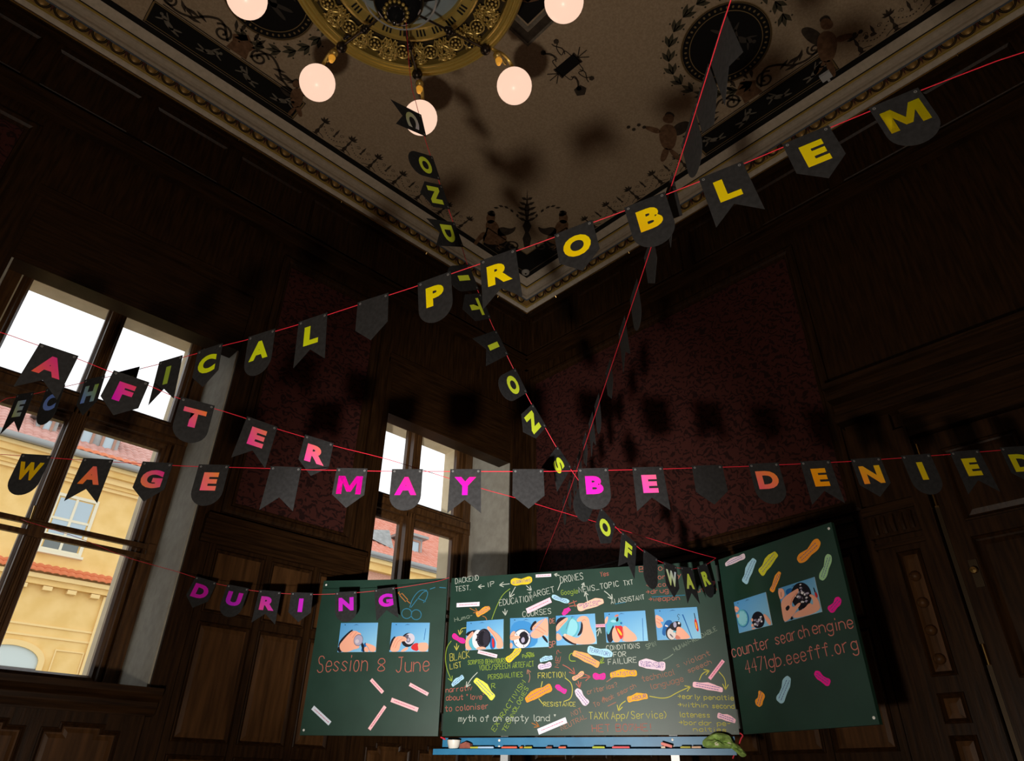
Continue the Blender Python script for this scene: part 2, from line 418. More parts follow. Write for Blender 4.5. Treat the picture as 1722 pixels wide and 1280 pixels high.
# pilaster with carved panels and the doorway on the right wall
P0, P1 = 3.30, 3.60
wbox('R', P0, P1, 0, Z(2.35), 0, .06, 'pilaster_shaft')
wbox('R', P0-.03, P1+.02, Z(1.60), Z(1.66), 0, .10, 'pilaster_band', WOODH)
wbox('R', P0-.02, P1+.01, Z(1.45), Z(1.60), 0, .085, 'pilaster_capital')
wbox('R', P0-.015, P1+.01, Z(1.38), Z(1.41), 0, .08, 'pilaster_astragal', WOODH)
for i in range(5):
    y = P0+.03+i*.055
    MB().tube([(.085, y, Z(1.47)), (.10, y, Z(1.53)), (.085, y, Z(1.58))], .018, 8).build('capital_leaf', WOOD, wall_right)
PROFB = [(0, 0), (0, .016), (.008, .024), (.016, .014), (.026, .002)]
wpanel('R', P0+.105, P1-.055, Z(.61), Z(1.34), .06, 'carved_panel', prof=PROFB)
wpanel('R', P0+.105, P1-.055, Z(.365), Z(.52), .06, 'carved_panel', prof=PROFB)
wpanel('R', P0+.105, P1-.055, .12, Z(.305), .06, 'carved_panel', prof=PROFB)
for z in (Z(.70), Z(.86), Z(1.02), Z(1.18)):
    MB().ball((.072, (P0+P1)/2+.025, z), .035, 10, 6, .9).build('carved_boss', WOODP, wall_right)
# door casing with a heavy lintel
D0, D1 = 3.69, 4.95
for y0, y1 in ((D0-.09, D0), (D1, D1+.09)):
    wbox('R', y0, y1, 0, Z(2.13), 0, .11, 'door_casing')
for k, (za, zz, h) in enumerate(((2.06, 2.16, .10), (2.16, 2.28, .07), (2.28, 2.335, .16), (2.335, 2.44, .12), (2.44, 2.52, .22), (2.52, 2.56, .26))):
    wbox('R', P0-.02 if k > 1 else D0-.02, D1+.40 if k > 1 else D1+.02, Z(za), Z(zz), 0, h, 'lintel_moulding', WOODH)
door = thing('door_1', (0, D0, 0), kind='structure')
MB().box((.0, D0+.005, .01), (.05, D1-.005, Z(2.05))).build('door_leaf', WOOD, door)
o, u, v, n = FRR
for y0, y1 in ((D0+.14, D0+.56), (D0+.70, D0+1.12)):
    for za, zz in ((.25, 1.0), (1.12, 1.9), (2.0, Z(1.93))):
        e = MB(); moulding(e, (o+n*.05, u, v, n), rect(-y1, -y0, za, zz), [(0, 0), (0, .016), (.008, .022), (.02, .008), (.03, .002), (.06, .012)]); e.build('door_panel', WOOD, door)
MB().box((.05, D0+.006, .05), (.056, D0+.030, Z(1.99))).build('edge_plate', mat('aged_brass_strip', (.045, .028, .012), .45, metal=.6), door)
for z in (1.95, 1.63, .70): MB().tube([(.064, D0+.02, Z(z)-.055), (.064, D0+.02, Z(z)+.055)], .012, 10).build('hinge_knuckle', BRASS, door)
MB().box((.056, D0+.085, Z(1.06)), (.062, D0+.13, Z(1.22))).build('lock_plate', MATS['aged_brass_strip'], door)
MB().lathe([(0, .05), (.018, .048), (.022, .035), (.012, .02), (.010, 0)], V((.062, D0+.107, Z(1.15))), 14, (1, 0, 0)).build('door_knob', BRASS, door)

# ------------------------------------------------------------------ cornice
def loop_sweep(name, prof, m, **kw):
    vs = []; fs = []; k = len(prof)
    for o, z in prof: vs += [(o, o, z), (LX-o, o, z), (LX-o, LY-o, z), (o, LY-o, z)]
    for i in range(k-1):
        for j in range(4): fs.append((i*4+j, i*4+(j+1) % 4, (i+1)*4+(j+1) % 4, (i+1)*4+j))
    return MB().add(vs, fs).build(name, m, **kw)
def zz_(l): return [(o, ZB+d) for o, d in l]
cor = loop_sweep('trim_1', zz_([(0, -.03), (.028, -.012), (.034, .002), (.034, .010)]), CORN, kind='structure')
loop_sweep('gilt_fillet', zz_([(.034, .010), (.044, .012), (.048, .019), (.042, .024)]), GILT, parent=cor)
loop_sweep('egg_band', zz_([(.042, .024), (.044, .028), (.062, .092)]), EGGM, parent=cor)
loop_sweep('band_lip', zz_([(.062, .092), (.076, .094), (.076, .100)]), BLUEL, parent=cor)
loop_sweep('cove', zz_([(.076, .100), (.078, .13), (.070, .165), (.072, .20), (.080, .235), (.080, .262)]), CORN, parent=cor)
loop_sweep('gilt_bead', zz_([(.080, .262), (.092, .264), (.095, .272), (.088, .280)]), GILT, parent=cor)
loop_sweep('black_fillet', zz_([(.088, .280), (.084, .284), (.092, .290)]), BLACKP, parent=cor)  # thin recessed fillet painted black above the gilt bead
loop_sweep('upper_cove', zz_([(.092, .290), (.125, .302), (.178, .3295)]), CORN, parent=cor)
# egg and dart ornament (one mesh each, shared)
eu, ev, en = V((1, 0, 0)), V((0, .28, .96)).normalized(), V((0, .96, -.28)).normalized()
e = MB()
N_ = 7
for j in range(5):
    pass
prof = []
rows, cols_ = 5, 9
vsx = []
for i in range(rows):
    ph = math.pi/2*i/(rows-1)
    for j in range(cols_):
        th = math.pi + math.pi*j/(cols_-1)
        vsx.append(eu*(.036*math.cos(th)*math.cos(ph)) + ev*(.050*math.sin(th)*math.cos(ph)+.058) + en*(.020*math.sin(ph)))
e.add(vsx, [(i*cols_+j, i*cols_+j+1, (i+1)*cols_+j+1, (i+1)*cols_+j) for i in range(rows-1) for j in range(cols_-1)])
EGG = e.mesh('egg', EGGM)
for p in EGG.polygons: p.use_smooth = True
e = MB()
for rr, hh in ((.050, .010), (.059, .007)):
    e.tube([eu*(rr*math.cos(math.pi+math.pi*j/8)) + ev*(rr*1.08*math.sin(math.pi+math.pi*j/8)+.062)+en*hh for j in range(9)], .0038, 5)
HUSK = e.mesh('husk', BLACKP)
e = MB(); e.prism([eu*-.012+ev*.064, eu*.0+ev*.004, eu*.012+ev*.064], en, .012); DART = e.mesh('dart', MAROON)
PIT = .1375
def egg_run(L, side):
    n = int((L-.1)/PIT)
    for i in range(n):
        s = .10+PIT*(i+.5)
        if side == 'L': mw = frame4(V((s, .043, ZB+.026)), V((1, 0, 0)), V((0, 1, 0)), V((0, 0, 1)))
        else: mw = frame4(V((.043, s, ZB+.026)), V((0, -1, 0)), V((1, 0, 0)), V((0, 0, 1)))
        place('egg', EGG, mw, cor); place('husk', HUSK, mw, cor)
        if i: place('dart', DART, mw @ Matrix.Translation((-PIT/2 if side == 'L' else PIT/2, 0, 0)), cor)
egg_run(LX, 'L'); egg_run(LY, 'R')
# picture rail: a thin brass rod on hooks below the cornice
for nm, pts, lab in (('picture_rail', [(.05, .045, ZB-.09), (LX-.05, .045, ZB-.09)], 'thin brass picture rail on hooks below the cornice above the windows'),
                ('picture_rail', [(.045, .05, ZB-.09), (.045, LY-.05, ZB-.09)], 'thin brass picture rail on hooks below the cornice above the door')):
    pr = thing(nm, pts[0], label=lab, cat='rail')
    MB().tube(pts, .007, 8).build('rod', BRASS, pr)
    a, b = V(pts[0]), V(pts[1]); n = int((b-a).length/1.05)
    side = 'L' if a.y == b.y else 'R'
    for i in range(n):
        p = a+(b-a)*((i+.45)/n); d = V((0, 1, 0)) if side == 'L' else V((1, 0, 0))
        MB().tube([p-d*.047, p-d*.01, p+V((0, 0, -.014)), p+d*.012], .006, 6).build('hook', BRASS, pr)

# ------------------------------------------------------------------ painted ceiling
ZP = ZC-.003
DN = V((0, 0, -1))
def C2(x, y, k=0): return V((x, y, ZP-.0008*k))
def cpx(px, py, k=0):
    p = hit(px, py, V((0, 0, ZC)), V((0, 0, 1))); return V((p.x, p.y, ZP-.0008*k))
def paint(name, polys, m): 
    e = MB()
    for p in polys: e.prism(p, V((0, 0, 1)), .0006)
    return e.build(name, m, ceiling)
def ell(cx, cy, rx, ry, a=0, k=0, n=14):
    return [C2(cx+rx*math.cos(t)*math.cos(a)-ry*math.sin(t)*math.sin(a), cy+rx*math.cos(t)*math.sin(a)+ry*math.sin(t)*math.cos(a), k) for t in [2*math.pi*i/n for i in range(n)]]
def quad(x0, x1, y0, y1, k=0): return [C2(x0, y0, k), C2(x1, y0, k), C2(x1, y1, k), C2(x0, y1, k)]
# generic border coordinates: a along the wall, o away from it
def bd(side): return (lambda a, o, k=0: C2(a, o, k)) if side == 'L' else (lambda a, o, k=0: C2(o, a, k))
paint('painted_border_line', [quad(.17, LX-.17, .17, .235), quad(.17, .235, .235, LY-.17)], BLACKP)
def strip(e, pts, w): e.ribbon(pts, w, DN)
def spiral(f, a, o, r, turns, dir_, st=0, n=26, k=2):
    return [f(a+dir_*r*(1-.86*i/n)*math.cos(st+2*math.pi*turns*i/n), o+r*(1-.86*i/n)*math.sin(st+2*math.pi*turns*i/n), k) for i in range(n+1)]
def leaf(f, a, o, ang, L, w, k=2):
    pts = []
    for t, s in ((0, .12), (.25, .6), (.5, 1), (.75, .6), (1, 0), (.75, -.6), (.5, -1), (.25, -.6), (0, -.12)):
        x, y = t*L, s*w/2
        pts.append(f(a+x*math.cos(ang)-y*math.sin(ang), o+x*math.sin(ang)+y*math.cos(ang), k))
    return pts
def tree(side, a):
    f = bd(side); P = []
    P.append([f(a-.012, .25, 1), f(a+.012, .25, 1), f(a+.02, .29, 1), f(a+.006, .33, 1), f(a+.014, .36, 1), f(a+.004, .42, 1), f(a-.004, .42, 1), f(a-.014, .36, 1), f(a-.006, .33, 1), f(a-.02, .29, 1)])
    for q in (-2, -1, 0, 1, 2): P.append(leaf(f, a, .42, math.pi/2+q*.55, .075-.008*abs(q), .022))
    P.append([f(a-.035, .243, 1), f(a+.035, .243, 1), f(a+.02, .256, 1), f(a-.02, .256, 1)])
    paint('painted_palmette', P, PNT_D)
def swag(side, a0, a1):
    f = bd(side); P = []; m = (a0+a1)/2
    for i in range(1, 12):
        t = i/12; P.append([f(a0+(a1-a0)*t+.007*math.cos(q*math.pi/3), .405-.11*math.sin(math.pi*t)+.006*math.sin(q*math.pi/3), 1) for q in range(6)])
    P.append([f(m-.006, .36, 1), f(m+.006, .36, 1), f(m+.012, .40, 1), f(m, .455, 1), f(m-.012, .40, 1)])
    P.append([f(m-.014, .335, 1), f(m+.014, .335, 1), f(m+.006, .36, 1), f(m-.006, .36, 1)])
    e = MB()
    for p in P: e.prism(p, V((0, 0, 1)), .0006)
    for d in (-1, 1):
        e.ribbon(spiral(f, m+d*.055, .395, .022, 1.2, d, k=1, n=14), .005, DN)
        e.ribbon([f(a0 if d < 0 else a1, .29, 1), f((a0 if d < 0 else a1)-d*.05, .275, 1), f((a0 if d < 0 else a1)-d*.085, .255, 1)], .007, DN)
    e.build('painted_swag', PNT_D, ceiling)
for side, runs in (('L', [(1.19, 3.32)]), ('R', [(1.19, 2.70), (4.16, 5.3)])):
    for a0, a1 in runs:
        n = max(1, round((a1-a0)/.287)); st = (a1-a0)/n
        for i in range(n):
            tree(side, a0+st*(i+.5))
            if i: swag(side, a0+st*(i-.5), a0+st*(i+.5))
# dark friezes with pale figures
def figure(f, a, o, s, d, k=3):
    P = []
    for (x, y, rx, ry, an) in ((0, .0, .05, .022, .5), (.045, .035, .025, .018, .2), (.075, .055, .014, .014, 0), (-.05, -.03, .05, .010, .3), (-.06, -.005, .045, .009, -.3), (.07, .01, .04, .007, -.5), (.03, .06, .04, .006, 1.0)):
        c_, s_ = math.cos(an), math.sin(an)
        P.append([f(a+d*s*(x+rx*math.cos(t)*c_-ry*math.sin(t)*s_), o+s*(y+rx*math.cos(t)*s_+ry*math.sin(t)*c_), k) for t in [2*math.pi*i/10 for i in range(10)]])
    return P
def frieze(side, a0, a1, mit=(0, 0)):
    f = bd(side)
    paint('painted_frieze', [[f(a0+mit[0], .24, 1), f(a1+mit[1], .24, 1), f(a1, .485, 1), f(a0, .485, 1)]], BLACKP)
    e = MB(); e.ribbon([f(a0+.01, .475, 2), f(a1-.01, .475, 2)], .010, DN); e.ribbon([f(a0, .262, 2), f(a1, .262, 2)], .006, DN)
    e.ribbon([f(a1-.012, .47, 2), f(a1+mit[1]-.012, .25, 2)], .014, DN); e.ribbon([f(a0+.012, .47, 2), f(a0+mit[0]+.012, .25, 2)], .014, DN)
    e.build('frieze_line', PNT_O, ceiling)
for side, a0, a1 in (('R', 2.76, 4.10), ('L', 3.40, 4.78), ('L', 5.2, 6.6)):
    frieze(side, a0, a1)
    f = bd(side); n = 4
    for i in range(n):
        paint('painted_figure', figure(f, a0+(a1-a0)*(i+.5)/n, .355, 1.05, 1 if i % 2 else -1), PNT_W)
    # acanthus scrolls and a mask above each frieze
    m = (a0+a1)/2
    e = MB()
    for d in (-1, 1):
        e.ribbon([f(m+d*.10+x.x*d, x.y, 2) for x in chaikin([(0, .56, 0), (.10, .72, 0), (.22, .66, 0), (.30, .55, 0), (.45, .51, 0), (.60, .60, 0)], 2)], .022, DN)
        e.ribbon(spiral(f, m+d*.165, .605, .085, 1.6, d, st=.6), .020, DN)
        e.ribbon(spiral(f, m+d*.60, .575, .06, 1.5, d, st=2), .018, DN)
        e.ribbon([f(m+d*.05, .50, 2), f(m+d*.62, .50, 2)], .012, DN)
        for (q, oo, an) in ((.30, .60, .4), (.36, .60, .1), (.33, .56, -.2), (.40, .565, .5), (.46, .56, .9), (.09, .70, 1.2), (.06, .72, 1.6)):
            e.prism(leaf(f, m+d*q, oo, an if d > 0 else math.pi-an, .11, .032), V((0, 0, 1)), .0006)
    e.build('painted_acanthus', PNT_D, ceiling)
    paint('painted_mask', [[f(m+x, o_, 2) for x, o_ in ((-.09, .51), (.09, .51), (.075, .60), (.10, .66), (.05, .70), (0, .74), (-.05, .70), (-.10, .66), (-.075, .60))]], PNT_R)
# corner panel
paint('painted_frieze', [[C2(.24, .24, 1), C2(.98, .24, 1), C2(1.12, .485, 1), C2(.485, .485, 1)], [C2(.24, .24, 1), C2(.485, .485, 1), C2(.485, 1.12, 1), C2(.24, .98, 1)]], BLACKP)
e = MB(); e.ribbon([C2(1.11, .48, 2), C2(.48, .48, 2)], .012, DN); e.ribbon([C2(.48, .48, 2), C2(.48, 1.11, 2)], .012, DN)
e.ribbon([C2(1.11, .48, 2), C2(.97, .24, 2)], .016, DN); e.ribbon([C2(.48, 1.11, 2), C2(.24, .97, 2)], .016, DN); e.build('frieze_line', PNT_O, ceiling)
for f in (bd('L'), bd('R')): 
    paint('painted_figure', figure(f, .85, .36, .9, 1), PNT_R)
# corner candelabrum and two crouching winged figures
def diag(a, o, k=2):          # a across the corner diagonal, o along it
    return C2((o+a)/math.sqrt(2), (o-a)/math.sqrt(2), k)
P = [[diag(x, y) for x, y in ((-.03, .80), (.03, .80), (.05, .95), (.02, 1.05), (.05, 1.15), (.015, 1.25), (.03, 1.42), (.01, 1.5), (0, 1.70), (-.01, 1.5), (-.03, 1.42), (-.015, 1.25), (-.05, 1.15), (-.02, 1.05), (-.05, .95))]]
for y, s in ((1.30, .13), (1.38, .12), (1.46, .10), (1.54, .07), (1.22, .12)):
    for d in (-1, 1): P.append(leaf(diag, 0, y, math.pi/2-d*1.0, s, .04))
for d in (-1, 1):
    for i in range(6):
        t = i/5; P.append(leaf(diag, d*(.10+.26*t), 1.28+.16*math.sin(math.pi*t*.8), math.pi/2-d*(.2+t*1.6), .06, .03))
paint('painted_candelabrum', P, PNT_D)
for d in (-1, 1):
    o2 = lambda pts: [diag(d*x, y) for x, y in pts]
    paint('painted_sphinx', [o2(chaikin_ := [(p.x, p.y) for p in chaikin(q, 2, True)]) for q in (
        [(.26, .86, 0), (.48, .84, 0), (.52, .96, 0), (.46, 1.06, 0), (.47, 1.20, 0), (.40, 1.26, 0), (.33, 1.20, 0), (.30, 1.05, 0), (.22, .98, 0)],
        [(.36, 1.20, 0), (.44, 1.18, 0), (.46, 1.28, 0), (.42, 1.36, 0), (.35, 1.34, 0)],
        [(.44, 1.0, 0), (.56, .90, 0), (.62, .78, 0), (.66, .76, 0), (.60, .92, 0), (.50, 1.08, 0)])], PNT_R)
    paint('painted_wing', [o2([(p.x, p.y) for p in chaikin(q, 2, True)]) for q in (
        [(.34, 1.10, 0), (.28, 1.14, 0), (.18, 1.10, 0), (.12, 1.15, 0), (.14, 1.06, 0), (.22, 1.0, 0), (.33, .98, 0)],
        [(.34, 1.30, 0), (.37, 1.40, 0), (.45, 1.36, 0), (.41, 1.30, 0)])], PNT_D)
    e = MB(); e.ribbon(spiral(diag, d*.17, .82, .09, 1.4, d), .022, DN); e.ribbon(spiral(diag, d*.32, .78, .06, 1.3, -d), .018, DN); e.build('painted_scroll', PNT_D, ceiling)
# medallions ringed with laurel
def medallion(cx, cy, r):
    paint('painted_medallion', [ell(cx, cy, r, r, 0, 1, 48)], BLACKP)
    e = MB()
    for rr, w in ((r, .008), (r*.80, .007), (r*.97, .004)): e.ribbon([C2(cx+rr*math.cos(2*math.pi*i/48), cy+rr*math.sin(2*math.pi*i/48), 2) for i in range(49)], w, DN)
    for i in range(44):
        t = 2*math.pi*i/44; e.prism(ell(cx+r*.885*math.cos(t), cy+r*.885*math.sin(t), .012, .009, t, 2, 8), V((0, 0, 1)), .0006)
    e.build('medallion_beading', PNT_O, ceiling)
    f = lambda a, o, k=2: C2(cx+a, cy+o, k)
    paint('painted_figure', figure(f, 0, 0, 2.0, 1)+figure(f, -.05, .12, 1.2, -1), mat('dim_figure_paint', (.05, .04, .03), .9))
    P = []
    n = 22
    for i in range(n):
        t = 2*math.pi*(i+.5)/n
        if abs(((t-math.atan2(-(cy-2.6), -(cx-2.6))+math.pi) % (2*math.pi))-math.pi) > 2.55: continue
        a, o = (r+.10)*math.cos(t), (r+.10)*math.sin(t); tg = t+math.pi/2
        for q in (-.5, 0, .5): P.append(leaf(f, a-.05*math.cos(tg), o-.05*math.sin(tg), tg+q, .13-.03*abs(q), .042))
        for q in (-1, 1): P.append([f(a+q*.065*math.cos(t)+.009*math.cos(w*1.05), o+q*.065*math.sin(t)+.009*math.sin(w*1.05)) for w in range(6)])
    paint('painted_laurel', P, PNT_G)
medallion(1.14, 3.52, .375); medallion(4.12, 1.17, .375)
# putti holding garlands
def putto(px, py, s, d):
    c = cpx(px, py)
    ax = (cpx(px+20, py)-cpx(px-20, py)).normalized(); ay = (cpx(px, py-20)-cpx(px, py+20)).normalized()
    g = lambda x, y, k=3: c+ax*(x*d*s)+ay*(y*s)-V((0, 0, .0008*k))
    sh = ([(-.05, -.20, 0), (.06, -.22, 0), (.10, -.05, 0), (.07, .08, 0), (-.03, .10, 0), (-.09, 0, 0)], [(-.03, .11, 0), (.05, .10, 0), (.07, .18, 0), (.01, .22, 0), (-.05, .17, 0)],
          [(-.06, .04, 0), (-.20, .08, 0), (-.22, .04, 0), (-.08, -.03, 0)], [(.05, -.20, 0), (.14, -.30, 0), (.10, -.36, 0), (.0, -.20, 0)], [(-.04, -.18, 0), (-.08, -.36, 0), (-.02, -.36, 0), (.03, -.2, 0)])
    paint('painted_putto', [[g(p.x, p.y) for p in chaikin(q, 2, True)] for q in sh], PNT_R)
    paint('painted_wing', [[g(p.x, p.y, 2) for p in chaikin(q, 2, True)] for q in ([(.04, .06, 0), (.16, .14, 0), (.24, .10, 0), (.16, -.02, 0), (.07, -.05, 0)], [(-.04, .16, 0), (0, .25, 0), (.08, .20, 0), (.04, .14, 0)])]
          + [[g(-.22-.05*i, .06+.03*math.sin(i*2.1)) + V((.02*math.cos(w*1.05), .02*math.sin(w*1.05), 0)) for w in range(6)] for i in range(4)], PNT_D)
putto(1122, 222, 1.0, 1); putto(1392, 68, 1.0, -1); putto(500, 158, .7, -1)
# hanging plaque and the frame of the middle field
def plaque(px, py):
    c = cpx(px, py); d = (C2(1, 1)-C2(0, 0)).normalized(); dd = (cpx(px+12, py-10)-cpx(px-12, py+10)); L = dd.length/2; d = dd.normalized(); s = V((-d.y, d.x, 0))
    g = lambda x, y, k=2: c+d*x+s*y-V((0, 0, .0008*k))
    paint('painted_plaque', [[g(-L*1.3, -.055), g(L*1.3, -.055), g(L*1.3, .055), g(-L*1.3, .055)]], BLACKP)
    e = MB()
    for x in (-1, 1):
        e.ribbon([g(x*L*1.33, -.06), g(x*L*1.33, .06)], .02, DN)
        for a in (-.7, 0, .7): e.ribbon([g(x*L*1.35, 0), g(x*(L*1.35+.10*math.cos(a)), .10*math.sin(a))], .010, DN)
        for y in (-1, 1):
            e.ribbon([g(p.x, p.y) for p in chaikin([(x*L, y*.055, 0), (x*L*.9, y*.14, 0), (x*L*.2, y*.10, 0), (x*L*.4, y*.20, 0), (x*L*.9, y*.22, 0)], 2)], .009, DN)
            e.ribbon([g(x*.05+.02*math.sin(i), y*(.10+.03*i)) for i in range(6)], .010, DN)
            e.prism([g(x*L*.9+.025*math.cos(w*1.05), y*.24+.025*math.sin(w*1.05)) for w in range(6)], V((0, 0, 1)), .0006)
    q = cpx(px+21, py+42)
    e.prism([q+V((.05*(1+.2*(w % 2))*math.cos(w*.628), .05*(1+.2*(w % 2))*math.sin(w*.628), -.0016)) for w in range(10)], V((0, 0, 1)), .0006)
    e.build('painted_tendril', PNT_D, ceiling)
plaque(955, 110)
s0 = 2.44
e = MB()
for q, w in ((s0, .035), (s0-.10, .022)):
    lx, ly = LX-q*1.0-.0, LY-q
    e.ribbon([C2(q-w/2, q, 2), C2(5.1, q, 2)], w, DN); e.ribbon([C2(q, q+w/2, 2), C2(q, LY-q+.5, 2)], w, DN)
e.build('painted_field_line', PNT_W, ceiling)
paint('painted_field', [quad(s0+.03, 5.1, s0+.03, 3.1, 1)], BLACKP)
paint('painted_field_band', [quad(s0-.09, 5.1, s0-.09, s0-.02, 1), quad(s0-.09, s0-.02, s0-.02, 3.1, 1)], PNT_D)
paint('painted_acanthus', [leaf(lambda a, o, k=3: C2(a, o, k), s0+.16, s0+.16, math.pi/4+q*.5, .16, .07, 3) for q in (-2, -1, 0, 1, 2)], PNT_R)

# small things on the ceiling
p = cpx(884, 457); sd = thing('smoke_detector', p, label='small round white smoke detector on the ceiling in the room corner', cat='smoke detector')
MB().lathe([(0, -.028), (.018, -.03), (.020, -.024), (.026, -.024), (.028, -.03), (.042, -.026), (.048, -.012), (.05, .0), (.0, .0)], p, 24).build('housing', mat('detector_white', (.42, .39, .34), .5), sd)
MB().lathe([(0, -.033), (.012, -.032), (.014, -.024), (0, -.022)], p, 16).build('sensor', BLACKP, sd)
p = cpx(1388, 126); bo = thing('wireless_sensor', p, label='small white square box fixed to the ceiling edge on the right', cat='sensor')
MB().box(p+V((-.035, -.045, -.03)), p+V((.035, .045, .002))).build('housing', mat('box_white', (.55, .55, .55), .5), bo)
MB().box(p+V((-.065, -.008, -.025)), p+V((-.035, .012, -.005))).build('bracket', mat('box_white', (.5, .5, .5), .5), bo)

# ------------------------------------------------------------------ chandelier
CH = cp(-.16216*4.2, .51512*4.2, 4.2); RR = .737
ch = thing('chandelier', V((CH.x, CH.y, CH.z-.62)), label='large gilded ring chandelier with lit round opal globes hanging from the painted ceiling', cat='chandelier')
def cdir(a, r=1.0, z=0.0):          # a: angle in the camera-centred frame
    return V((CH.x, CH.y, CH.z+z)) + to_room(V((math.cos(a)*r, math.sin(a)*r, 0)))
c0 = V((CH.x, CH.y, CH.z))
MB().lathe([(.875*RR, .07), (.875*RR, -.002), (.885*RR, -.010), (.900*RR, -.006), (.905*RR, .0), (.918*RR, -.002), (.926*RR, -.014), (.936*RR, -.014), (.944*RR, -.002), (.958*RR, .0), (.964*RR, -.008), (.976*RR, -.010), (.985*RR, .006), (1.0*RR, .022), (1.0*RR, .075), (.875*RR, .075)], c0, 96).build('outer_moulding', GILT, ch)
MB().lathe([(.505*RR, .06), (.505*RR, .0), (.515*RR, -.010), (.53*RR, -.004), (.60*RR, -.004), (.61*RR, -.014), (.63*RR, -.012), (.645*RR, .0), (.645*RR, .06)], c0, 80).build('inner_moulding', GILT, ch)
MB().lathe([(.64*RR, .055), (.88*RR, .055), (.88*RR, .065), (.64*RR, .065)], c0, 64).build('ornament_backing', mat('tarnished_backing', (.05, .036, .018), .5, metal=.6), ch)
MB().lathe([(0, .075), (.25*RR, .06), (.50*RR, .03), (.51*RR, .03), (.51*RR, .04), (0, .09)], c0, 64).build('dish', FROST, ch)
for i in range(24):
    a = 2*math.pi*(i+.5)/24
    e = MB()
    for q in (-1, 0, 1):
        aa = a+q*.055
        d = to_room(V((math.cos(aa), math.sin(aa), 0))); t = V((-d.y, d.x, 0))
        p = c0+d*(.565*RR)+V((0, 0, -.0065))
        e.prism([p+d*.022+t*.006, p-d*.022+t*.005, p-d*.022-t*.005, p+d*.022-t*.006], V((0, 0, 1)), .003)
    e.build('slot_group', BLACKP, ch)
# pierced ornament: rosettes, scrolls and leaf sprays, each a shared mesh
def radial(a): 
    d = to_room(V((math.cos(a), math.sin(a), 0))); return frame4(c0+d*(.762*RR), d, V((-d.y, d.x, 0)), V((0, 0, 1)))
def scroll_pts(cx, cy, r, turns, d, st, n=20, z=.012): return [V((cx+r*(1-.85*i/n)*math.cos(st+d*2*math.pi*turns*i/n), cy+r*(1-.85*i/n)*math.sin(st+d*2*math.pi*turns*i/n), z-.014*i/n)) for i in range(n+1)]
e = MB(); e.tube([V((.045*math.cos(2*math.pi*i/18), .045*math.sin(2*math.pi*i/18), .012)) for i in range(19)], .006, 6, False)
for i in range(7): e.ball(V((.026*math.cos(2*math.pi*i/7), .026*math.sin(2*math.pi*i/7), .006)), .010, 8, 5)
e.ball(V((0, 0, -.002)), .011, 8, 5)
ROS = e.mesh('rosette', GILTD)
def scr(sy):
    e = MB()
    pts = scroll_pts(.045, sy*.085, .032, 1.5, sy, -math.pi/2*sy)
    e.tube(pts, [.007*(1-.5*i/20) for i in range(21)], 6); e.ball(pts[-1], .010, 8, 5)
    pts = scroll_pts(-.040, sy*.075, .028, 1.4, -sy, math.pi/2*sy)
    e.tube(pts, [.006*(1-.4*i/20) for i in range(21)], 6); e.ball(pts[-1], .009, 8, 5)
    e.tube(chaikin([(-.06, sy*.11, .02), (-.01, sy*.055, .0), (.03, sy*.05, .004), (.075, sy*.06, .015)], 2), .006, 6)
    return e.mesh('scroll', GILTD)
SCR = (scr(1), scr(-1))
e = MB(); rnd = random.Random(3)
for i in range(20):
    x, y = rnd.uniform(-.078, .078), rnd.uniform(-.03, .03)
    e.ball(V((x, y, rnd.uniform(.004, .02))), rnd.uniform(.006, .011), 7, 4)
for s in (-1, 1):
    for q in (-.07, -.02, .03): e.tube([V((q, 0, .02)), V((q+.025, s*.016, .0)), V((q+.042, s*.03, .012))], [.004, .009, .003], 6)
SPR = e.mesh('leaf_spray', GILTD)
NS = 19
for i in range(NS):
    a = 2*math.pi*(i+.2)/NS; m4 = radial(a)
    place('rosette', ROS, m4, ch)
    for k in (0, 1): place('scroll', SCR[k], m4, ch)
    for q in (.62, 1.0, 1.38): place('leaf_spray', SPR, radial(a+q*math.pi/NS) @ Matrix.Diagonal((1, 1 if q == 1.0 else -.8, 1 if q == 1.0 else .8, 1)), ch)
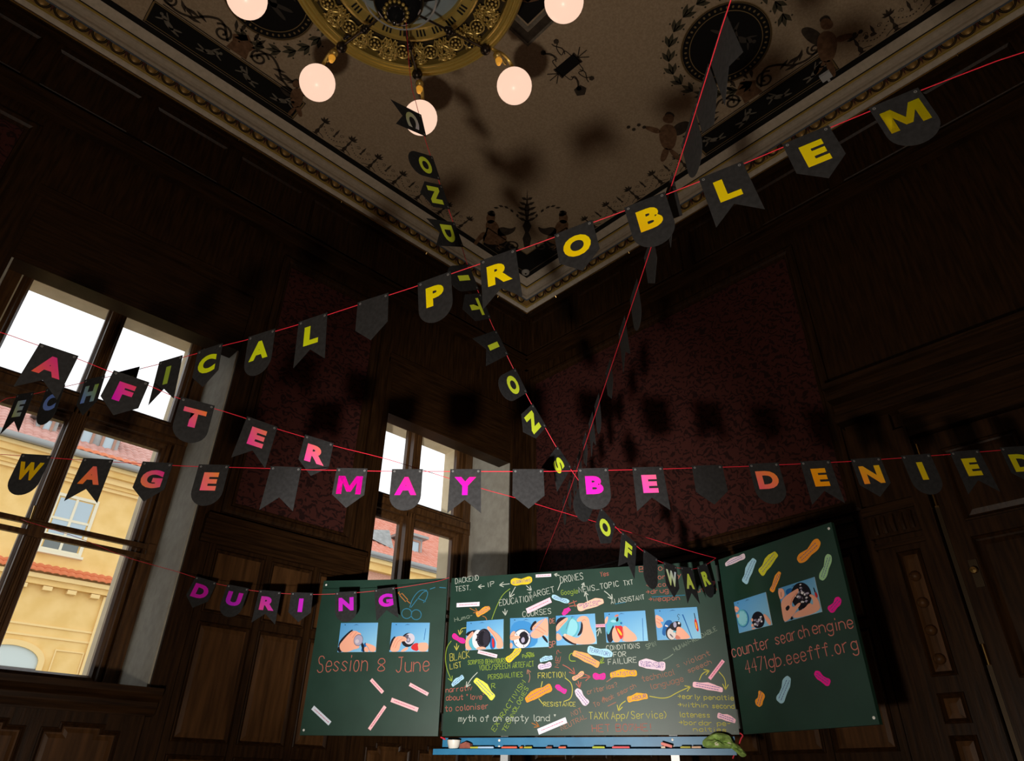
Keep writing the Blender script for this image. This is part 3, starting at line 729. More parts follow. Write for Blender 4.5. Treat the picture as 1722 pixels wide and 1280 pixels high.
# arms, globes, stay rods
GA = [math.radians(x) for x in (7.5, 46.5, 89.8, 133.5, 172.0, 217, 270, 323)]
for a in GA:
    zg = -.125
    pts = [cdir(a, RR*.985, .04), cdir(a, RR*1.06, .05), cdir(a, RR*1.12, .085), cdir(a, RR*1.20, .10), cdir(a, RR*1.27, .075), cdir(a, RR*1.305, .03), cdir(a, RR*1.31, .0)]
    ar = MB().tube(chaikin(pts, 2), .013, 8).build('arm', GILT, ch)
    MB().lathe([(.03, .0), (.034, .012), (.022, .03), (.012, .035)], cdir(a, RR*1.31, zg+.117), 14).build('gallery', BRONZE, ar)
    MB().ball(cdir(a, RR*1.08, .02), .030, 12, 8, .8).build('arm_boss', GILTD, ar)
    MB().lathe([(0, -.055), (.014, -.05), (.020, -.03), (.024, -.008), (.014, .006), (0, .01)], cdir(a, RR*1.10, -.005), 12).build('amber_bud', AMBER, ar)
    e = MB(); e.tube(spiral_ := chaikin([cdir(a, RR*1.14, .02), cdir(a, RR*1.18, .0), cdir(a, RR*1.20, .03), cdir(a, RR*1.17, .05)], 2), .006, 6); e.build('leaf_curl', GILTD, ar)
    MB().ball(cdir(a, RR*1.31, zg), .118, 32, 20, 1.04).build('globe', GLOBE, ch)
    # stay rod from the hub to the ring
    rd = MB().tube([cdir(a, .12, -.34), cdir(a, RR*.93, -.03)], .0075, 8).build('stay_rod', BRONZE, ch)
    MB().ball(cdir(a, RR*.93, -.035), .036, 12, 8, 1.1).build('rod_knob', BRONZE, rd)
    for q, r in ((.42, .020), (.46, .028), (.50, .018)): MB().ball(cdir(a, .12+(RR*.93-.12)*q, -.34+.31*q), r, 10, 6).build('rod_bead', BRONZE, rd)
    for q, r in ((.74, .010), (.79, .013), (.84, .010)): MB().ball(cdir(a+.05, .12+(RR*.93-.12)*q, -.34+.31*q), r, 8, 6).build('crystal', DGLASS, rd)
MB().lathe([(0, -.60), (.010, -.595), (.014, -.575), (.006, -.565), (.030, -.55), (.052, -.52), (.058, -.48), (.045, -.455)], c0, 28).build('finial', DGLASS, ch)
e = MB()
for i in range(16): e.ball(cdir(2*math.pi*i/16, .064, -.485), .011, 8, 5)
e.build('finial_beads', GILTD, ch)
MB().lathe([(.045, -.455), (.10, -.44), (.135, -.40), (.145, -.36), (.12, -.31), (.06, -.28), (.04, -.20), (.035, 0)], c0, 36).build('hub_dome', DGLASS, ch)
MB().lathe([(.205, -.30), (.21, -.306), (.216, -.30), (.21, -.294), (.205, -.30)], c0, 48).build('hub_hoop', STEEL, ch)
MB().lathe([(.03, .0), (.028, ZC-CH.z-.10), (.08, ZC-CH.z-.06), (.11, ZC-CH.z-.002)], c0, 20).build('stem', BRONZE, ch)

# ------------------------------------------------------------------ chalkboard
ZB0, ZB1 = .303, 1.303
pA, pB, pC_, pD = (-1.348, 4.985), (-.418, 4.864), (1.34, 4.333), (1.775, 3.585)
class Panel: pass
def panel(p, q, gap):
    P = Panel(); a, b = cp(p[0], p[1], ZB0), cp(q[0], q[1], ZB0)
    P.u = (b-a).normalized(); P.v = V((0, 0, 1)); P.n = P.u.cross(P.v)
    if (CAM-a).dot(P.n) < 0: P.n = -P.n
    P.o = a+P.u*gap[0]; P.L = (b-a).length-gap[0]-gap[1]; P.H = ZB1-ZB0
    return P
LW, CP_, RW = panel(pA, pB, (0, .018)), panel(pB, pC_, (.01, .01)), panel(pC_, pD, (.018, 0))
board = thing('chalkboard', V(((CP_.o+CP_.u*CP_.L/2).x, (CP_.o+CP_.u*CP_.L/2).y, 0)), label='green triptych chalkboard on a grey stand with blue chalk tray', cat='chalkboard')
TH = .022
def pt(P, u, v, h=0.0): return P.o+P.u*u+P.v*v+P.n*h
def pbox(P, u0, u1, v0, v1, h0, h1, name, m, parent=None, **kw):
    e = MB(); e.prism([pt(P, u0, v0, h0), pt(P, u1, v0, h0), pt(P, u1, v1, h0), pt(P, u0, v1, h0)], P.n, h1-h0)
    return e.build(name, m, parent, **kw)
def bpx(P, px, py, h=0.0): return hit(px, py, P.o+P.n*h, P.n)
for P, nm in ((LW, 'left_wing'), (CP_, 'middle_panel'), (RW, 'right_wing')):
    P.obj = pbox(P, 0, P.L, 0, P.H, -TH, 0, 'wing_panel' if P is not CP_ else 'middle_panel', BOARD, board)
    pbox(P, 0, P.L, 0, P.H, -TH-.004, -TH, 'back_sheet', BOARD_E, board)
for P, u in ((LW, .022), (RW, RW.L-.022)):
    for v in (.03, P.H-.03): MB().lathe([(0, .004), (.006, .003), (.008, 0), (0, 0)], pt(P, u, v, 0), 10, P.n).build('rivet', WHITE_R, P.obj)
for u in (-.004, CP_.L+.004):
    for v in (.08, .92): MB().tube([pt(CP_, u, v-.05, -.012), pt(CP_, u, v+.05, -.012)], .012, 8).build('hinge', BOARD_E, board)
for px in (844, 1131):
    u = (bpx(CP_, px, 1240)-CP_.o).dot(CP_.u)
    pbox(CP_, u-.024, u+.024, -ZB0-EYE+.05, .75, -.10, -.055, 'post', STEEL, board)
    pbox(CP_, u-.03, u+.03, -ZB0-EYE, -ZB0-EYE+.05, -.38, .28, 'foot', STEEL, board)
    pbox(CP_, u-.02, u+.02, -.09, -.03, -.055, .0, 'tray_bracket', STEEL, board)
pbox(CP_, .06, CP_.L-.06, .25, .30, -.06, -.028, 'cross_rail', STEEL, board)
pbox(CP_, .06, CP_.L-.06, .70, .75, -.06, -.028, 'cross_rail', STEEL, board)
tray = pbox(CP_, .008, CP_.L-.03, -.078, -.010, .0, .006, 'tray', TRAYB, board)
pbox(CP_, -.012, CP_.L-.03, -.092, -.078, .0, .10, 'tray_shelf', TRAYB, board)
pbox(CP_, -.012, CP_.L-.03, -.108, -.076, .10, .106, 'tray_lip', TRAYB, board)
for px in (840, 1131):
    u = (bpx(CP_, px, 1245)-CP_.o).dot(CP_.u)
    for v in (-.025, -.06): MB().lathe([(0, .010), (.006, .009), (.008, .006), (0, .006)], pt(CP_, u, v, 0), 10, CP_.n).build('tray_screw', WHITE_R, tray)

# single-stroke handwriting.  Points: digit = x, letter = y (c is the baseline).
GL = dict(A='0c2i4c 1e3e', B='0c0i ~0i3i4h3f0f ~0f4f4c2c0c', C='~4h3i1i0g0e1c3c4d', D='0c0i ~0i2i4g4e2c0c', E='4i0i0c4c 0f3f', F='4i0i0c 0f3f',
 G='~4h3i1i0g0e1c3c4d4f 4f2f', H='0c0i 4c4i 0f4f', I='1c1i', J='1i4i ~3i3d2c1c0d', K='0c0i 4i0f4c', L='0i0c4c', M='0c0i2e4i4c', N='0c0i4c4i',
 O='~2i1i0g0e1c3c4e4g3i2i', P='0c0i ~0i3i4h3f0f', Q='~2i1i0g0e1c3c4e4g3i2i 3d4b', R='0c0i ~0i3i4h3f0f 1f4c', S='~4h3i1i0h1f3f4d3c1c0d', T='2c2i 0i4i', U='~0i0d1c3c4d4i',
 V='0i2c4i', W='0i1c2g3c4i', X='0i4c 0c4i', Y='0i2f4i 2f2c', Z='0i4i0c4c',
 a='~4g1g0e1c3c4e 4g4c', b='0i0c ~0f2g4f4d2c0c', c='~4f3g1g0e1c3c4d', d='4i4c ~4f2g0f0d2c4d', e='~0e4e4f3g1g0e1c3c4d', f='~4h3i2h2c 0g4g', g='~4f2g0f0d2c4d ~4g4b3a1a0b',
 h='0i0c ~0f2g4f4c', i='1g1c 1h1i', j='~1g1b0a 1h1i', k='0i0c 3g0e3c', l='~1i1d2c', m='0g0c ~0f1g2f2c ~2f3g4f4c', n='0g0c ~0f2g4f4c', o='~2g1g0e1c3c4e3g2g', p='0g0a ~0f2g4f4d2c0d',
 q='4g4a ~4f2g0f0d2c4d', r='0g0c ~0f2g3g', s='~4f2g0f2e4d2c0d', t='~2i2d3c4d 0g4g', u='~0g0d1c3c4d 4g4c', v='0g2c4g', w='0g1c2f3c4g', x='0g4c 0c4g', y='0g2c 4g0a', z='0g4g0c4c')
GL.update({'0': '~2i1i0g0e1c3c4e4g3i2i', '1': '0h1i1c', '2': '~0h1i3i4g0c4c', '3': '~0i4i2f4d2c0d', '4': '3c3i0e4e', '5': '~4i0i0f3f4d2c0d', '6': '~4i1g0d2c4d3f1e', '7': '0i4i1c', '8': '~2f0g1i3i4g2f0d1c3c4d2f',
 '9': '~4h1i0g3f4h3c', '.': '0c1c', ',': '1c0b', ':': '0c1c 0f1f', '-': '0f3f', '_': '0c4c', '/': '0c3i', '(': '~2i0g0e2c', ')': '~0i2g2e0c', '=': '0e3e 0g3g', '!': '1i1e 1d1c', '?': '~0h1i3i4g2f2e 2d2c', '*': '0h2i 0i2h 1g1i', '"': '0i0h 1i1h', "'": '0i0h', '>': '0f4f 2h4f2d', '^': '2c2i 0g2i4g', '\u0419': '0i0c4i4c ~1i2h3i'})
NARROW = set('IlijlI.1\'"!:,')
def glyph(ch):
    out = []
    for s in GL[ch].split():
        sm = s[0] == '~'; s = s.lstrip('~')
        p = [(int(s[i]), ord(s[i+1])-99, 0) for i in range(0, len(s), 2)]
        out.append([(q.x, q.y) for q in (chaikin(p, 2) if sm else [V(x) for x in p])])
    return out
def layout(text):
    x = 0; L = []
    for ch in text:
        if ch == ' ': x += 3.6; continue
        for st in glyph(ch): L.append([(x+a, b) for a, b in st])
        x += 3.0 if ch in NARROW else 5.4
    return L, max(x-1.4, 1)
def write(P, text, a, b, h, col, w=.007, parent=None, hgt=.0012, name='chalk_writing', jit=.12, label=None):
    """text from pixel a to pixel b (baseline), capitals h pixels high, laid on panel P"""
    A, B = bpx(P, *a), bpx(P, *b); T = (bpx(P, a[0], a[1]-h)-A).length
    ex = (B-A); L, wd = layout(text); ex = ex/wd; ey = P.n.cross((B-A).normalized())
    if ey.dot(P.v) < 0 and abs((B-A).normalized().dot(P.u)) > .3 and (B-A).dot(P.u) > 0: ey = -ey
    ey = ey*(T/6); rn = random.Random(hash(text) % 1000 if False else len(text)*7+ord(text[0])); e = MB()
    for st in L:
        j1, j2 = rn.uniform(-jit, jit), rn.uniform(-jit, jit)
        e.ribbon([A+ex*(x+j1)+ey*(y+j2)+P.n*hgt for x, y in st], w, P.n)
    return e.build(name, col, parent or P.obj, label=label)
def line(P, pts, col, w=.006, arrow=0, smooth=True, name='chalk_line', closed=False):
    p3 = [bpx(P, *q) for q in pts]
    if smooth and len(p3) > 2: p3 = chaikin(p3, 3, closed)
    if closed: p3.append(p3[0])
    p3 = [q+P.n*.0012 for q in p3]; e = MB(); e.ribbon(p3, w, P.n)
    if arrow:
        t = (p3[-1]-p3[-3 if len(p3) > 2 else -2]).normalized(); s = P.n.cross(t)
        for k in (-1, 1): e.ribbon([p3[-1]-t*arrow+s*k*arrow*.55, p3[-1]], w, P.n)
    return e.build(name, col, P.obj)
def chalk(n, c): return mat('chalk_'+n, lin(c)[:3], .95, spec=.1)
CW, CR, CY, CG, CB, CO = chalk('white', (188, 194, 184)), chalk('red', (176, 98, 85)), chalk('yellow', (188, 180, 80)), chalk('green', (136, 160, 60)), chalk('blue', (52, 112, 138)), chalk('orange', (168, 108, 55))
CF = chalk('faded', (128, 142, 126)); CBR = chalk('brown', (156, 110, 92)); CRD = chalk('pale_red', (195, 118, 108))
write(LW, 'Session', (533, 1131), (617, 1129), 27, CR, .0052); write(LW, '8', (634, 1129), (648, 1128), 21, CR, .0052); write(LW, 'June', (666, 1131), (721, 1129), 25, CR, .0052)
line(LW, [(691, 1022), (700, 1010), (712, 995), (720, 994), (718, 1006), (712, 1014)], CB); line(LW, [(689, 1022), (694, 1006), (706, 992), (718, 993)], CB); line(LW, [(702, 1006), (716, 1012)], CB)
for cx_, cy_ in ((684, 1032), (700, 1034)): line(LW, [(cx_+9*math.cos(t), cy_+9*math.sin(t)) for t in [i*math.pi/4 for i in range(8)]], CB, closed=True)
line(LW, [(723, 991), (732, 988)], CB); line(LW, [(739, 988), (750, 989)], CB)
line(LW, [(668, 996), (673, 1000)], CO, .006); line(LW, [(672, 1001), (676, 998), (686, 1009), (682, 1012), (672, 1001)], CO, smooth=False); line(LW, [(684, 1010), (690, 1015)], CO); line(LW, [(668, 1000), (672, 995)], CO)
write(RW, 'counter', (1232, 1106), (1297, 1089), 20, CRD, .0052); write(RW, 'search', (1305, 1085), (1362, 1070), 20, CRD, .0052); write(RW, 'engine', (1367, 1067), (1436, 1056), 20, CRD, .0052)
write(RW, '4471gb.', (1255, 1133), (1322, 1118), 22, CRD, .0052); write(RW, 'eeefff.org', (1324, 1118), (1444, 1093), 22, CRD, .0052)
T = [('DACKEND', (766, 982), (805, 976), 9, CW), ('TEST.', (766, 995), (792, 992), 8, CW), ('IP', (820, 988), (832, 985), 8, CW), ('EDUCATION', (840, 1019), (895, 1011), 10, CW), ('TARGET', (890, 1007), (933, 996), 10, CW),
 ('DRONES', (943, 981), (981, 974), 11, CW), ('NEWS_TOPIC', (974, 997), (1041, 986), 9, CW), ('TXT', (1049, 985), (1065, 983), 8, CW), ('AI ASSISTANT', (1028, 1016), (1084, 1008), 8, CW), ('COURSES', (879, 1038), (927, 1032), 9, CW),
 ('DE', (925, 1049), (933, 1048), 8, CRD), ('Yes', (1010, 970), (1024, 968), 8, CR), ('Biology', (1075, 962), (1135, 958), 9, CR), ('ionary', (1102, 975), (1146, 971), 8, CR), ('>alcohol', (1087, 988), (1140, 985), 7, CR), ('>drug', (1087, 1000), (1124, 996), 8, CR), ('>weapon', (1091, 1012), (1143, 1009), 8, CR),
 ('button', (1166, 997), (1205, 993), 7, CR), ('BLACK', (757, 1112), (790, 1106), 12, CY), ('LIST', (757, 1126), (776, 1122), 9, CY), ('SCRIPTED BEHAVIOURS', (787, 1118), (850, 1114), 7, CG), ('VOICE/SPEECH ARTEFACT', (806, 1128), (898, 1121), 9, CG), ('PERSONALITIES', (821, 1143), (879, 1138), 8, CG), ('R', (827, 1158), (833, 1157), 8, CG),
 ('Pony', (879, 1107), (893, 1105), 6, CG), ('narrativ', (750, 1165), (794, 1161), 9, CR), ('about *love"', (750, 1178), (814, 1176), 9, CR), ('to coloniser', (748, 1197), (822, 1192), 10, CR), ('myth of an empty land *', (771, 1214), (938, 1213), 11, CW), ('FRICTION', (905, 1141), (951, 1139), 9, CY), ('RESISTANCE', (914, 1188), (968, 1188), 7, CY),
 ('EXTRACTIVISM', (832, 1231), (884, 1148), 9, CG), ('TECHNOLOGIES', (850, 1232), (889, 1158), 8, CG), ('CONDITIONS', (1020, 1094), (1076, 1090), 8, CW), ('FOR', (1032, 1105), (1053, 1104), 8, CW), ('FAILURE', (1023, 1118), (1071, 1114), 9, CW), ('SPIN', (1088, 1092), (1104, 1086), 8, CF), ('HUMAN-READABLE', (1135, 1096), (1206, 1060), 7, CF),
 ('= violant', (1140, 1125), (1195, 1102), 9, CBR), ('speech', (1158, 1132), (1197, 1116), 8, CBR), ('technical', (1080, 1147), (1134, 1135), 10, CBR), ('language', (1095, 1160), (1150, 1146), 10, CBR), ('criterias?', (988, 1168), (1039, 1155), 8, CBR), ('To weak search', (1000, 1190), (1070, 1156), 8, CBR),
 ('TAXI(App/Service)', (991, 1210), (1124, 1208), 12, CY), ('HET BO\u0419HE!', (996, 1231), (1096, 1229), 12, CR), ('>early penaltie', (1140, 1175), (1234, 1178), 8, CY), ('>within', (1140, 1189), (1190, 1190.5), 8, CY), ('second', (1198, 1191), (1235, 1192), 8, CY), ('lateness', (1143, 1206), (1194, 1207), 9, CY), ('>bordar pe-', (1142, 1219), (1230, 1221), 8, CY), ('nalties', (1166, 1230), (1222, 1231), 7, CY),
 ('NOT', (962, 1205), (979, 1198), 8, CBR), ('NEUTRAL', (945, 1229), (987, 1208), 8, CBR), ('ME?', (940, 1123), (944, 1094), 8, CR), ('GP', (923, 1090), (935, 1088), 10, CRD), ('Huma-', (765, 1046), (796, 1038), 7, CF), ('Google', (944, 1001), (972, 998), 8, CG)]
for t in T: write(CP_, *t, w=.0034)
for pts, c, ar in (([(857, 982), (840, 984)], CW, .03), ([(815, 986), (804, 987)], CW, .025), ([(867, 987), (857, 1005)], CW, .035), ([(885, 985), (894, 993)], CW, .03), ([(849, 1024), (850, 1035)], CW, .03), ([(938, 993), (943, 980)], CW, 0), ([(941, 968), (932, 966)], CW, .02),
    ([(858, 990), (845, 1000), (835, 1020), (827, 1042)], CG, 0), ([(988, 1012), (986, 1002), (984, 996)], CW, .025), ([(1016, 994), (1024, 1000), (1030, 1008)], CW, .03), ([(979, 988), (982, 980)], CW, .02), ([(790, 1023), (804, 1030)], CO, .03), ([(811, 1036), (817, 1038), (819, 1044)], CO, 0),
    ([(784, 1056), (775, 1057), (773, 1068)], CY, .03), ([(768, 1082), (768, 1094)], CY, .03), ([(759, 1078), (750, 1090), (749, 1120), (760, 1146)], CG, .03), ([(803, 1131), (792, 1142), (784, 1156)], CW, .03), ([(889, 1148), (892, 1138), (887, 1126)], CBR, .025), ([(894, 1216), (907, 1222)], CO, .03),
    ([(946, 1118), (958, 1124), (967, 1134)], CR, .035), ([(975, 1141), (993, 1138)], CR, .035), ([(972, 1145), (975, 1157)], CR, .03), ([(950, 1140), (963, 1150), (962, 1175), (948, 1180)], CY, 0), ([(912, 1146), (910, 1156)], CY, 0), ([(906, 1175), (913, 1184)], CY, 0), ([(1092, 1171), (1120, 1176), (1140, 1164), (1161, 1155)], CY, .03),
    ([(1052, 1179), (1043, 1185), (1040, 1196)], CY, .03), ([(1176, 1144), (1181, 1132), (1193, 1128)], CY, .03), ([(1209, 1130), (1220, 1142), (1220, 1160)], CY, .03), ([(1096, 1004), (1152, 1001)], CB, 0), ([(1115, 1110), (1124, 1106), (1132, 1100)], CF, 0), ([(1030, 1140), (1020, 1147)], CBR, 0), ([(1016, 1178), (1014, 1172)], CBR, .025), ([(1022, 1188), (1036, 1181)], CBR, 0),
    ([(964, 1010), (968, 1021)], CR, 0), ([(956, 1016), (970, 1011)], CR, 0), ([(957, 1020), (970, 1018)], CR, 0), ([(972, 1100), (958, 1098), (957, 1112), (968, 1112)], CG, 0), ([(1013, 1104), (1015, 1110), (1009, 1116)], CG, .025), ([(1005, 1070), (1009, 1056)], CW, .03), ([(1034, 1016), (1052, 1013)], CB, 0)):
    line(CP_, pts, c, .005, ar)
line(CP_, [(892+6*math.cos(t*1.9)*(1+.3*math.sin(t*5)), 1101+4*math.sin(t*2.3)) for t in [i*.4 for i in range(26)]], CG, .003)

# prints and stickers on the board (each can be lifted off)
def chip(P, u, v, h, name, poly, m, **kw):
    pass
def sticker(P, a, b, w, col, label, text=None, lines=2, shape='cloud', tcol=(70, 75, 150), group=None, h=.0022):
    A, B = bpx(P, *a), bpx(P, *b); c = (A+B)/2; ex = (B-A); L = ex.length/2; ex.normalize(); ey = P.n.cross(ex)
    if ey.dot(P.v) < 0: ey = -ey
    mid = ((a[0]+b[0])/2, (a[1]+b[1])/2); dx, dy = b[0]-a[0], b[1]-a[1]; l = math.hypot(dx, dy)
    wd = (bpx(P, mid[0]-dy/l*w/2, mid[1]+dx/l*w/2)-bpx(P, mid[0]+dy/l*w/2, mid[1]-dx/l*w/2)).length/2
    o = thing('sticker' if shape == 'cloud' else 'paper_strip', c+P.n*.001, label=label, cat='sticker' if shape == 'cloud' else 'paper strip', group=group)
    pts = []
    rn = random.Random(int(a[0]*7+a[1])); ph = rn.uniform(0, 6)
    if shape == 'cloud':
        n = 44
        for i in range(n):
            t = 2*math.pi*i/n; ct, st = math.cos(t), math.sin(t)
            x = L*math.copysign(abs(ct)**.42, ct); y = wd*math.copysign(abs(st)**.5, st)*(1+.17*math.sin(x/L*5.2+ph)) + wd*.16*math.sin(x/L*3.1+ph)
            pts.append(c+ex*x+ey*y+P.n*.001)
    else:
        for x, y in ((-L, -wd), (L, -wd), (L, wd), (-L, wd)): pts.append(c+ex*x+ey*y+P.n*.001)
    e = MB(); e.prism(pts, P.n, h-.001); e.build('paper', mat('paper_%d_%d_%d' % col, lin(col)[:3], .6, spec=.3), o)
    ink = mat('ink_%d_%d_%d' % tcol, lin(tcol)[:3], .7)
    if text:
        rows = text.split('|'); hh = wd*1.25/len(rows)
        e = MB()
        for k, r in enumerate(rows):
            G, gw = layout(r); s = min(L*1.72/gw, hh/6*1.6); sy = min(hh/6*.8, s*1.3)
            base = c-ex*(gw*s/2)+ey*(hh*(len(rows)/2-k-1)*1.12+hh*.16)
            for g in G: e.ribbon([base+ex*(x*s)+ey*(y*sy)+P.n*(h+.0004) for x, y in g], .0026, P.n)
        e.build('lettering', ink, o)
    else:                                        # print too small to read: broken lines of type
        e = MB()
        for k in range(lines):
            y = wd*(.0 if lines == 1 else (.34-.68*k/(lines-1))); x = -L*.78
            while x < L*.72:
                q = rn.uniform(.006, .016); e.ribbon([c+ex*x+ey*y+P.n*(h+.0004), c+ex*(x+q)+ey*y+P.n*(h+.0004)], .0035, P.n); x += q+.003
        e.build('small_print', ink, o)
    return o
PK, LB, OR_, MG, YL = (246, 170, 190), (165, 212, 232), (250, 160, 50), (240, 20, 150), (236, 200, 30)
S = [(CP_, (859, 980), (895, 975.5), 11, YL, 'yellow wavy sticker near the top of the middle board, arrows leading from it', 'ALGORITHMS'),
 (CP_, (801, 1034), (824, 1022), 9, OR_, 'small orange sticker just above the leftmost photo on the middle board', None),
 (CP_, (928, 1003), (957, 1013), 7, LB, 'thin light blue sticker above the row of photos, beside red crossed lines', None),
 (CP_, (946, 1034), (958, 1023), 8, MG, 'small magenta sticker touching the top of the middle board photo of a blue ball', None),
 (CP_, (971, 1022), (1015, 1011), 13, (250, 190, 165), 'salmon sticker reading OPERATIONAL SPACE', 'OPERATIONAL|SPACE'),
 (CP_, (761, 1068), (782, 1081), 8, MG, 'magenta sticker at the left edge of the leftmost middle board photo', None),
 (CP_, (852, 1112), (876, 1091), 10, YL, 'yellow sticker slanting below the second photo of the middle board', None),
 (CP_, (908, 1111), (929, 1105), 8, LB, 'light blue sticker lying directly above a pale pink one', None),
 (CP_, (905, 1123), (927.5, 1117.5), 9, (236, 205, 222), 'pale pink sticker lying directly below a light blue one', None),
 (CP_, (964, 1097), (1008, 1118), 13, (250, 165, 95), 'long orange sticker slanting down just left of the word FAILURE', None),
 (CP_, (988, 1092), (1030, 1102), 13, LB, 'light blue sticker reading TERRITORY', 'TERRITORY'),
 (CP_, (760, 1153), (779, 1137), 8, LB, 'light blue sticker just above the red chalk word narrativ', None),
 (CP_, (799, 1142), (831, 1174), 13, (218, 220, 80), 'large yellow green sticker slanting down left of the word EXTRACTIVISM', None),
 (CP_, (884, 1178), (927, 1154), 14, (252, 150, 35), 'large orange sticker between the chalk words FRICTION and RESISTANCE', None),
 (CP_, (934, 1154), (952.5, 1164), 8, MG, 'small magenta sticker right of the large orange one', None),
 (CP_, (963, 1143), (982, 1131), 7, (250, 175, 120), 'small salmon sticker left of the magenta LIMIT sticker', None),
 (CP_, (968, 1160), (988, 1185), 11, (238, 208, 222), 'pink and white sticker slanting steeply below a small salmon sticker', None),
 (CP_, (997, 1138), (1018.5, 1137.5), 10, MG, 'magenta sticker reading LIMIT', 'LIMIT'),
 (CP_, (1026, 1135), (1071, 1131), 12, (250, 172, 20), 'orange yellow sticker reading STATISTICS', 'STATISTICS'),
 (CP_, (1074, 1116), (1119, 1120), 15, (240, 208, 222), 'pale pink sticker reading DISPUTED TERRITORY', 'DISPUTED|TERRITORY'),
 (CP_, (1055, 1176), (1089, 1170), 12, (250, 172, 30), 'orange yellow sticker reading LABOUR', 'LABOUR'),
 (CP_, (1165, 1150), (1215.6, 1160), 11, (250, 195, 208), 'long pink wavy sticker above the chalk words early penaltie', None),
 (CP_, (1206.6, 1202), (1237, 1213), 10, (250, 195, 208), 'short pink sticker in the lower right corner of the middle board', None),
 (CP_, (1188, 976), (1201, 984), 10, (245, 150, 180), 'small pink sticker behind the pennant with the letter R', None),
 (RW, (1220, 950), (1253, 934), 9, (228, 205, 215), 'pale pink sticker at the upper left corner of the right board wing', None),
 (RW, (1251, 980), (1269, 940), 12, LB, 'light blue sticker at the top of the right board wing', None),
 (RW, (1278, 964), (1306, 930), 14, (212, 208, 50), 'yellow sticker at the top of the right board wing', None),
 (RW, (1297, 995), (1312, 962), 8, OR_, 'thin orange sticker between the two photos of the right board wing', None),
 (RW, (1343, 945), (1379, 910), 14, OR_, 'wide orange sticker near the top right of the right board wing', None),
 (RW, (1382, 976), (1396, 933), 11, (165, 212, 160), 'pale green sticker near the right edge of the right board wing', None),
 (RW, (1395, 1028), (1414, 1007), 12, MG, 'magenta sticker right of the upper photo on the right board wing', None),
 (RW, (1370, 1132), (1396, 1150), 11, MG, 'magenta sticker below the chalk web address', None),
 (RW, (1310, 1181), (1328, 1139), 13, LB, 'light blue sticker low on the right board wing', None),
 (RW, (1275, 1188), (1282, 1164), 11, OR_, 'short orange sticker lowest on the right board wing', None)]
for s in S: sticker(*s, group='stickers on the chalkboard')
SR = (200, 60, 110)
for P, a, b, w, c, lab in [(CP_, (901, 969), (927, 967.5), 5, (240, 225, 235), 'white paper strip at the top of the board beside the chalk word DRONES'), (CP_, (768, 1018), (806.5, 1016), 7, (235, 228, 240), 'white paper strip at upper left above an orange sticker'),
 (CP_, (886, 1028), (926.5, 1009), 9, (240, 205, 220), 'pale pink paper strip slanting above the second board photo'), (CP_, (804, 1096), (836, 1104), 6, (240, 215, 225), 'pale paper strip just below the leftmost middle board photo'),
 (CP_, (1193, 1142), (1216.5, 1111), 6, PK, 'pink paper strip standing steeply near the right edge of the middle board'), (CP_, (905, 1231), (952.5, 1211), 10, (232, 228, 242), 'white paper strip at the bottom of the board beside empty land'), (CP_, (1000, 1053), (1019, 1052), 5, PK, 'short pink paper strip showing between the third and fourth photos'),
 (LW, (624, 1143), (644, 1165), 6, (246, 190, 195), 'pink paper strip just below the chalk word June, uppermost one'), (LW, (689, 1151), (720, 1168), 6, (246, 190, 195), 'pink paper strip nearest the hinge on the left board wing'), (LW, (658, 1177), (703, 1194), 7.5, (246, 190, 195), 'widest pink paper strip on the left board wing'),
 (LW, (621, 1227), (648, 1188), 5.5, (246, 190, 195), 'pink paper strip standing steeply low on the left board wing'), (LW, (526, 1190), (555, 1217), 8, (215, 225, 238), 'bluish white paper strip at the lower left of the left board wing')]:
    sticker(P, a, b, w, c, lab, None, 1, 'strip', SR, 'paper strips on the chalkboard')
SK, SKD, BL1, BL2, BLK, GRY, TEAL, REDC, WHT, YEL = [lin(c) for c in ((240, 172, 145), (205, 120, 100), (60, 140, 205), (140, 200, 232), (22, 20, 30), (170, 165, 190), (90, 175, 195), (205, 40, 45), (225, 225, 230), (240, 190, 50))]
def circle(x, y, rx, ry=None, n=20): return [(x+rx*math.cos(2*math.pi*i/n), y+(ry or rx)*math.sin(2*math.pi*i/n)) for i in range(n)]
def chips(cx_, cy_, rx, ry, seed, n=26):          # speckled circuit parts inside an ellipse
    rn = random.Random(seed); out = []
    for k in range(n):
        a, r = rn.uniform(0, 6.28), math.sqrt(rn.random())*.82; x, y = cx_+rx*r*math.cos(a), cy_+ry*r*math.sin(a); w, h = rn.uniform(.02, .05), rn.uniform(.025, .06); t = rn.uniform(0, 3)
        out.append(('p', [(x+w*math.cos(t+q)*.9, y+h*math.sin(t+q)*.9) for q in (0, 1.6, 3.1, 4.7)], (GRY, WHT, lin((95, 90, 105)), BLK)[k % 4]))
    return out
def ticks(cx_, cy_, rx, ry, n, c, l=.16):
    return [('p', [(cx_+rx*f*math.cos(a+d), cy_+ry*f*math.sin(a+d)) for f, d in ((1, 0), (1, .09), (1-l, .09), (1-l, 0))], c) for a in [6.283*k/n for k in range(n)]]
DB, MID = lin((20, 95, 165)), lin((95, 90, 105))
